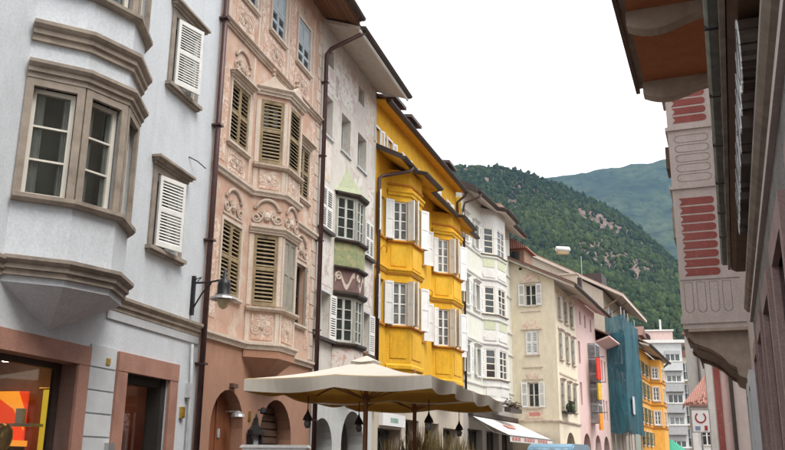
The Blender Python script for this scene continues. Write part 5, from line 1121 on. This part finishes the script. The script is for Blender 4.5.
# umbrellas
def umbrella(c, label, ang, seed):
    t = thing('market_umbrella', label, 'umbrella', (c[0], c[1], 0), R(-ang), 'cream umbrellas over the restaurant tables'); rnd = random.Random(seed)
    H, S2, PK_ = 2.90, 1.56, 3.32
    rim = []
    for k in range(8):
        a = k * 45 + 45; x = S2 * (1, 0, -1, -1, -1, 0, 1, 1)[k]; y = S2 * (1, 1, 1, 0, -1, -1, -1, 0)[k]; rim.append(Vector((x, y, H + (.035 if k % 2 else 0))))
    top = Vector((0, 0, PK_)); m = MB(); l = MB(); NS, NR = 12, 7; edge = []
    for k in range(8):
        A, C = rim[k], rim[(k + 1) % 8]
        def pt(i, r_):
            s_ = i / NS; e = A.lerp(C, s_); p_ = top.lerp(e, .07 + .93 * r_ / NR); sag = 4 * s_ * (1 - s_) * (r_ / NR) ** 1.5 * .022
            return Vector((p_.x, p_.y, p_.z - sag - .05 * math.sin(math.pi * r_ / NR)))
        for i in range(NS):
            for r_ in range(NR):
                q = [pt(i, r_), pt(i, r_ + 1), pt(i + 1, r_ + 1), pt(i + 1, r_)]; m.quad(*[tuple(v_) for v_ in q]); l.quad(*[(v_.x * .985, v_.y * .985, v_.z - .018) for v_ in q[::-1]])
        edge += [pt(i, NR) for i in range(NS)]
    m.build('canopy', 'canvas', t, smooth=True); l.build('glow_underlayer', 'canvas_glow_under', t, smooth=True)  # added ochre under-layer: warm light through the canopy put in as colour
    v = MB(); n = len(edge); ph = [rnd.uniform(-1, 1) for _ in range(9)]
    def val(i, r_):
        e = edge[i % n]; s_ = (i % NS) / NS; bulge = -.07 * math.sin(math.pi * s_) + .016 * math.sin(9.4 * s_ + ph[(i // NS) % 8] * 3)
        o = Vector((e.x, e.y, 0)).normalized(); k = r_ / 4; return (e.x + o.x * (bulge * k + .01), e.y + o.y * (bulge * k + .01), e.z - .19 * k - .035 * k * math.sin(math.pi * s_ + .4 * ph[(i // NS) % 8]))
    for i in range(n):
        for r_ in range(4): v.quad(val(i, r_), val(i, r_ + 1), val(i + 1, r_ + 1), val(i + 1, r_))
    v.build('valance', 'canvas', t, smooth=True)
    li = MB()
    for i in range(n):
        for r_ in range(4): li.quad(*[(p_[0] * .982, p_[1] * .982, p_[2] + .012) for p_ in (val(i + 1, r_), val(i + 1, r_ + 1), val(i, r_ + 1), val(i, r_))])
    li.build('valance_glow_underlayer', 'canvas_glow_under', t, smooth=True)  # same ochre layer inside the valance, through-light given as colour
    cp = MB(); cr = []
    for k in range(8): a = k * math.pi / 4; cr.append((.30 * math.cos(a), .30 * math.sin(a), PK_ - .045 + (.03 if k % 2 else 0)))
    for k in range(8): cp.quad(cr[k], cr[(k + 1) % 8], (0, 0, PK_ + .10))
    cp.build('vent_cap', 'canvas', t, smooth=False); MB().lathe([(.02, PK_ + .08), (.035, PK_ + .12), (.02, PK_ + .17), (0, PK_ + .18)], seg=8).build('finial', 'pole_wood', t)
    MB().tube([(0, 0, 0), (0, 0, PK_ - .02)], .042, 12).build('pole', 'pole_wood', t); MB().lathe([(.05, 2.62), (.075, 2.64), (.075, 2.72), (.05, 2.74)], seg=10).build('hub', 'pole_wood', t)
    MB().box(-.42, .42, -.42, .42, 0, .12).build('base', 'pot', t)
    for k in range(8):
        e = rim[k]; a = top.lerp(e, .04); b = top.lerp(e, .97); MB().tube([(a.x, a.y, a.z - .06), ((a.x + b.x) / 2, (a.y + b.y) / 2, (a.z + b.z) / 2 - .11), (b.x, b.y, b.z - .06)], .016, 6).build('rib', 'pole_wood', t)
        c_ = top.lerp(e, .52); MB().tube([(e.x * .04, e.y * .04, 2.68), (c_.x, c_.y, c_.z - .12)], .010, 6).build('strut', 'pole_wood', t)
    return t
umbrella((-.43, 15.2), 'cream square umbrella nearest the camera, its full front valance in view', 16.8, 1); umbrella((.50, 18.25), 'cream square umbrella behind the nearest one, towards the awning', 16.8, 2)
def hang(loc, label):
    t = thing('hanging_lantern', label, 'lantern', loc, 0, 'lanterns hung under the umbrellas'); t.matrix_basis = Matrix.Translation(loc) @ Matrix.Diagonal((.75, .75, .9, 1)); MB().tube([(0, 0, .18), (0, 0, .45)], .012, 5).build('hook', 'dark_iron', t)
    MB().lathe([(.015, .20), (.03, .14), (.09, .06), (.115, .0), (.11, -.01)], seg=10).build('hood', 'dark_iron', t); MB().lathe([(.06, .0), (.085, -.08), (.05, -.15), (0, -.16)], seg=10).build('globe', 'glass_pale', t, smooth=True); return t
hang((-1.42, 15.1, 2.30), 'leftmost dark lantern hanging under the nearest umbrella'); hang((-.58, 16.2, 2.28), 'dark lantern hanging just left of the nearest umbrella pole')
hang((.68, 15.6, 2.30), 'dark lantern hanging right of the second umbrella pole'); hang((1.45, 18.6, 2.28), 'rightmost dark lantern, beside the awning edge')
# planters with tall dry grasses
def planter(loc, label, seed, n=70, h0=2.0, mat='straw'):
    t = thing('grass_planter', label, 'planter', loc, 0, 'planters round the terrace'); rnd = random.Random(seed)
    MB().lathe([(.20, 0), (.27, .55), (.29, .6), (.25, .6), (.24, .56)], seg=14).build('pot', 'pot', t)
    g = MB()
    for _ in range(n):
        a = rnd.uniform(0, 6.28); r_ = rnd.uniform(0, .2); x, y = r_ * math.cos(a), r_ * math.sin(a); h_ = h0 * rnd.uniform(.65, 1.05); lean = rnd.uniform(.05, .4); b = rnd.uniform(0, 6.28)
        pts = [(x + lean * math.cos(b) * s_ ** 2, y + lean * math.sin(b) * s_ ** 2, .55 + (h_ - .55) * s_) for s_ in (0, .35, .7, 1)]
        g.tube(pts, [.008, .007, .012 if mat == 'straw' else .006, .002], 3, False)
    g.build('grass', mat, t)['kind'] = 'stuff'
    lf = MB()
    for _ in range(160):
        a = rnd.uniform(0, 6.28); r_ = rnd.uniform(.05, .28); z = rnd.uniform(.6, 1.75); x, y = r_ * math.cos(a), r_ * math.sin(a); s_ = .09; lf.quad((x, y, z), (x + s_ * math.cos(a + 1), y + s_ * math.sin(a + 1), z + .05), (x + s_ * 1.6 * math.cos(a), y + s_ * 1.6 * math.sin(a), z + .12), (x + s_ * math.cos(a - 1), y + s_ * math.sin(a - 1), z + .05))
    lf.build('leaves', 'leaf_green', t)['kind'] = 'stuff'
for k, (px_, Y_, lb, h_) in enumerate(((396, 20.5, 'low dry grass planter between the two umbrella poles', 2.0), (416, 19.6, 'dry grass planter beside the second umbrella pole', 2.15), (428, 21, 'tallest dry grass planter under the right lanterns', 2.3), (441, 22, 'dry grass planter right of the hanging lanterns', 2.25), (458, 24, 'green and straw planter near the awning corner', 2.15), (470, 27, 'leafy planter under the awning edge', 2.0))):
    planter(((px_ - 392.5) / 891 * Y_, Y_, 0), lb, k, 170, h_ + .12)
# delivery van below the awning
Mw = Matrix.Translation((2.9, 34.9, 0)) @ Matrix.Rotation(R(90 - 22.28), 4, 'Z'); p = Mw @ Vector((-4.8, -4.15, 0))
t = thing('delivery_van', 'blue delivery van parked under the awning, windscreen top showing', 'van', p, R(90 - 22.28))
prof = [(0, .35), (-.02, .8), (.12, 1.05), (.75, 1.2), (1.30, 2.12), (1.6, 2.24), (4.6, 2.26), (4.75, 2.0), (4.8, .4)]
b = MB().prism(prof, -.78, .78).build('body', 'van_blue', t); bm = bmesh.new(); bm.from_mesh(b.data); bmesh.ops.bevel(bm, geom=[e for e in bm.edges], offset=.05, segments=2, affect='EDGES'); bm.to_mesh(b.data); bm.free()
MB()._add([(.80, -.68, 1.25), (.80, .68, 1.25), (1.30, .62, 2.08), (1.30, -.62, 2.08)], [(0, 1, 2, 3)]).build('windscreen', 'van_glass', t, T(-.03, 0, .02))
for x in (.85, 3.9):
    for y in (-.80, .62):
        wh = MB().lathe([(.33, 0), (.33, .18), (.2, .19)], seg=18).build('wheel', 'rubber', t, T(x, y, .33) @ Matrix.Rotation(R(-90), 4, 'X')); MB().lathe([(.2, -.01), (.2, .2)], seg=14).build('rim', 'grey_metal', wh)
for y in (-.6, .6): MB().box(-.04, .03, y - .14, y + .14, .72, .9).build('headlight', 'glass_pale', t)
MB().box(-.05, .02, -.76, .76, .35, .55).build('bumper', 'rubber', t)
for s_ in (-1, 1): MB().box(.95, 1.1, s_ * .95 - .08, s_ * .95 + .08, 1.45, 1.7).build('mirror', 'rubber', t)
# suspended street lamp on a wire
t = thing('suspended_lamp', 'white capsule street lamp hanging on a wire against the mountain', 'street lamp', (5.55, 27.2, 8.25), R(8))
MB().tube([(-.24, 0, .06), (-.21, 0, .06), (.20, 0, .06), (.24, 0, .06)], [.06, .105, .105, .06], 12).build('housing', 'sign_white', t, smooth=True); MB().box(-.20, .17, -.085, .085, -.10, .0).build('diffuser', 'lamp_glass', t)
MB().tube([(0, 0, .15), (0, 0, .30)], .012, 5).build('hanger', 'dark_iron', t); MB().tube([(-5.4, 1.5, .9), (-2.5, .7, .5), (0, 0, .30), (2.5, -.7, .5), (5.0, -1.4, .9)], .004, 4).build('wire', 'dark_iron', t)

# ================================================================== mountains, forest, haze
def fbm(x, y, o=5, s0=1.0, seed=0):
    v = np.zeros_like(x); a = 1.0
    for k in range(o):
        th = 1.3 * k + seed; c, s_ = math.cos(th), math.sin(th); f_ = s0 * 2 ** k
        u_ = (x * c + y * s_) * f_ + 13.7 * k + seed * 7; w_ = (-x * s_ + y * c) * f_ - 5.1 * k + seed * 3
        v += a * (np.sin(u_ + 1.7 * np.sin(w_ * .7 + .5)) * np.cos(w_ + 1.3 * np.sin(u_ * .6))); a *= .5
    return v
T1 = np.array([-1.2, -.5, -.1, .058, .094, .137, .168, .204, .24, .275, .309, .337, .353, .40, .5, .75, 1.3]); E1 = np.array([.25, .30, .335, .346, .348, .347, .339, .325, .307, .287, .258, .227, .203, .165, .12, .08, .05])
D1, N1 = 1400., 360.
def h1(x, y):
    t_ = x / (.62 * D1 + .38 * y); s_ = np.clip((y - N1) / (D1 - N1), 0, 1.6)
    prof = np.where(s_ < 1, s_ ** 1.45, 1 - (s_ - 1) * .8)
    return np.interp(t_, T1, E1) * 1.0 * (D1) * prof + fbm(x, y, 6, .0055, 1.3) * 24 * np.clip(s_ * 2, 0, 1) * np.clip(1.15 - s_, .12, 1)
def height_mesh(name, fn, xs, ys, mat):
    X, Y = np.meshgrid(xs, ys); Z = fn(X, Y); nx, ny = len(xs), len(ys)
    v = np.stack([X.ravel(), Y.ravel(), Z.ravel()], 1)
    idx = np.arange(nx * ny).reshape(ny, nx); f = np.stack([idx[:-1, :-1].ravel(), idx[:-1, 1:].ravel(), idx[1:, 1:].ravel(), idx[1:, :-1].ravel()], 1)
    me = bpy.data.meshes.new(name); me.from_pydata(v.tolist(), [], f.tolist()); me.materials.append(MATS[mat]); me.polygons.foreach_set('use_smooth', [True] * len(me.polygons)); return struct(link(name, me))
def mountain_mat(name, c1, c2, rock, rocks, sc):
    m, n, b, o = _mat(name); v = _coord(n); f = _noise(n, v, sc, 7, .7); g = _noise(n, v, sc * 6, 5, .75)
    cc = _mix(n, _ramp(n, f, .35, .65), c1, c2); cc = _mix(n, _ramp(n, g, .4, .65), cc, tuple(x * .5 for x in c1))
    geo = n.nodes.new('ShaderNodeNewGeometry'); acc = None
    for (x, y, z, r_) in rocks:
        d = n.nodes.new('ShaderNodeVectorMath'); d.operation = 'DISTANCE'; d.inputs[1].default_value = (x, y, z); n.links.new(geo.outputs['Position'], d.inputs[0])
        q = n.nodes.new('ShaderNodeMath'); q.operation = 'DIVIDE'; q.inputs[1].default_value = r_; n.links.new(d.outputs['Value'], q.inputs[0])
        a = n.nodes.new('ShaderNodeMath'); a.operation = 'ADD'; n.links.new(q.outputs[0], a.inputs[0]); n.links.new(_noise(n, v, .02, 5, .7), a.inputs[1])
        k = _ramp(n, a.outputs[0], 1.1, 1.25, (1, 1, 1, 1), (0, 0, 0, 1)); acc = k if acc is None else _mix(n, 1.0, acc, k, 'LIGHTEN')
    if acc is not None: cc = _mix(n, acc, cc, _mix(n, _ramp(n, _noise(n, _coord(n, (1, 1, .4)), .09, 7, .8), .42, .60), tuple(x * .28 for x in rock), rock))
    n.links.new(cc, b.inputs['Base Color']); b.inputs['Roughness'].default_value = .95; b.inputs['Specular IOR Level'].default_value = .1; _bump(n, b, g, 1, 3 if sc > .01 else 14)
def on1(t_, e):     # point on the near mountain seen at bearing ratio t_, elevation ratio e
    ys = np.linspace(N1 + 20, D1, 800); zs = h1(t_ * ys, ys); k = int(np.argmax(zs / ys >= e)); return (t_ * ys[k], ys[k], zs[k])
rk = [(*on1(.243, .287), 50), (*on1(.256, .280), 52), (*on1(.268, .274), 40), (*on1(.250, .262), 34), (*on1(.312, .247), 46), (*on1(.300, .243), 36), (*on1(.275, .245), 22), (*on1(.290, .230), 34), (*on1(.284, .222), 22), (*on1(.352, .165), 26), (*on1(.113, .332), 22)]
mountain_mat('near_mountain', (.030, .050, .022), (.050, .072, .028), (.23, .165, .135), rk, .012)
mountain_mat('far_mountain', (.010, .026, .016), (.075, .095, .040), (.3, .27, .25), [], .0042)
height_mesh('mountain', h1, np.arange(-900, 1500, 9.), np.arange(N1 - 10, 1900, 9.), 'near_mountain')
T2 = np.array([-1., 0, .15, .186, .22, .254, .30, .338, .378, .6, 1.2]); E2 = np.array([.2, .29, .325, .336, .345, .349, .352, .356, .36, .33, .2]); D2, N2 = 3900., 1750.
def h2(x, y):
    s_ = np.clip((y - N2) / (D2 - N2), 0, 1.5); p_ = np.where(s_ < 1, s_ ** 1.25, 1 - (s_ - 1) * .8); return np.interp(x / (.7 * D2 + .3 * y), T2, E2) * D2 * p_ + fbm(x, y, 6, .0022, 2.1) * 60 * np.clip(s_ * 2, 0, 1) * np.clip(1.1 - s_, .30, 1) + fbm(x, y, 4, .02, 4.1) * 9 * np.clip(s_ * 3, 0, 1)
height_mesh('mountain', h2, np.arange(-1800, 3600, 20.), np.arange(N2, 4700, 20.), 'far_mountain')
# forest on the near mountain: one crown mesh per tree, joined (a far-off wood)
def forest():
    bm = bmesh.new(); bmesh.ops.create_icosphere(bm, subdivisions=1, radius=1); base = np.array([v.co[:] for v in bm.verts]); tri = np.array([[v.index for v in f.verts] for f in bm.faces]); bm.free()
    n = 40000; rng = np.random.default_rng(5); y = N1 + 30 + (D1 - N1 - 20) * rng.random(n * 3) ** .85; t_ = rng.uniform(.0, .47, n * 3); x = t_ * y
    z = h1(x, y); keep = np.ones(len(x), bool)
    for rx_, ry_, rz_, rr_ in rk: keep &= (np.hypot(np.hypot(x - rx_, y - ry_), z - rz_) > rr_ * (.85 + .3 * fbm(x, y, 2, .08))) | (rng.random(len(x)) < .42)
    dens = fbm(x, y, 3, .02, .4); keep &= rng.random(len(x)) < np.clip(.75 + dens * .35, .25, 1)
    x, y, z = x[keep][:n], y[keep][:n], z[keep][:n]; n = len(x); r_ = (1.1 + 2.6 * rng.random(n) ** 1.8) * np.where(rng.random(n) < .08, 1.35, 1); hz = r_ * rng.uniform(.9, 1.9, n)
    jit = 1 + .9 * (rng.random((n, len(base))) - .5)
    V = base[None] * jit[..., None] * np.stack([r_, r_, hz], 1)[:, None, :]; V += np.stack([x, y, z + hz * .55], 1)[:, None, :]
    F = (tri[None] + (np.arange(n) * len(base))[:, None, None]).reshape(-1, 3); V = V.reshape(-1, 3)
    me = bpy.data.meshes.new('forest'); me.vertices.add(len(V)); me.vertices.foreach_set('co', V.astype(np.float32).ravel()); me.loops.add(F.size); me.loops.foreach_set('vertex_index', F.astype(np.int32).ravel()); me.polygons.add(len(F)); me.polygons.foreach_set('loop_start', np.arange(0, F.size, 3, dtype=np.int32))
    ca = me.color_attributes.new('tint', 'FLOAT_COLOR', 'POINT'); hue = np.clip(rng.random(n) ** 1.5 * .95 + .40 * fbm(x, y, 4, .011, 3.3), 0, 1.15); pal = np.stack([.009 + .030 * hue, .020 + .038 * hue, .011 + .009 * hue, np.ones(n)], 1) * np.r_[1, 1, 1, 1]; ca.data.foreach_set('color', np.repeat(pal, len(base), 0).astype(np.float32).ravel())
    me.update(); me.validate(); m, nn, b, o = _mat('forest_leaf'); at = nn.nodes.new('ShaderNodeAttribute'); at.attribute_name = 'tint'
    v = _coord(nn); nn.links.new(_mix(nn, _ramp(nn, _noise(nn, v, .35, 4, .8), .35, .7), at.outputs['Color'], _mix(nn, 1.0, at.outputs['Color'], (1.7, 1.6, 1.3), 'MULTIPLY')), b.inputs['Base Color']); b.inputs['Roughness'].default_value = .9; b.inputs['Specular IOR Level'].default_value = .1
    _bump(nn, b, _noise(nn, v, .9, 3, .8), 1, 1.0); me.materials.append(m); o = link('forest', me); o['kind'] = 'stuff'; tag(o, 'dense green forest covering the mountainside above the roofs', 'forest')
forest()
hz = MB().box(-5200, 5200, -300, 5200, -2, 1500).build('haze', 'white_paint'); hz['kind'] = 'stuff'; tag(hz, 'thin bluish haze over the valley', 'haze'); hz.data.materials.clear()
m = bpy.data.materials.new('haze_air'); m.use_nodes = True; n = m.node_tree; n.nodes.clear(); out = n.nodes.new('ShaderNodeOutputMaterial'); pv = n.nodes.new('ShaderNodeVolumePrincipled'); pv.inputs['Color'].default_value = (.42, .68, 1, 1); pv.inputs['Density'].default_value = .00005; n.links.new(pv.outputs[0], out.inputs['Volume']); hz.data.materials.append(m)
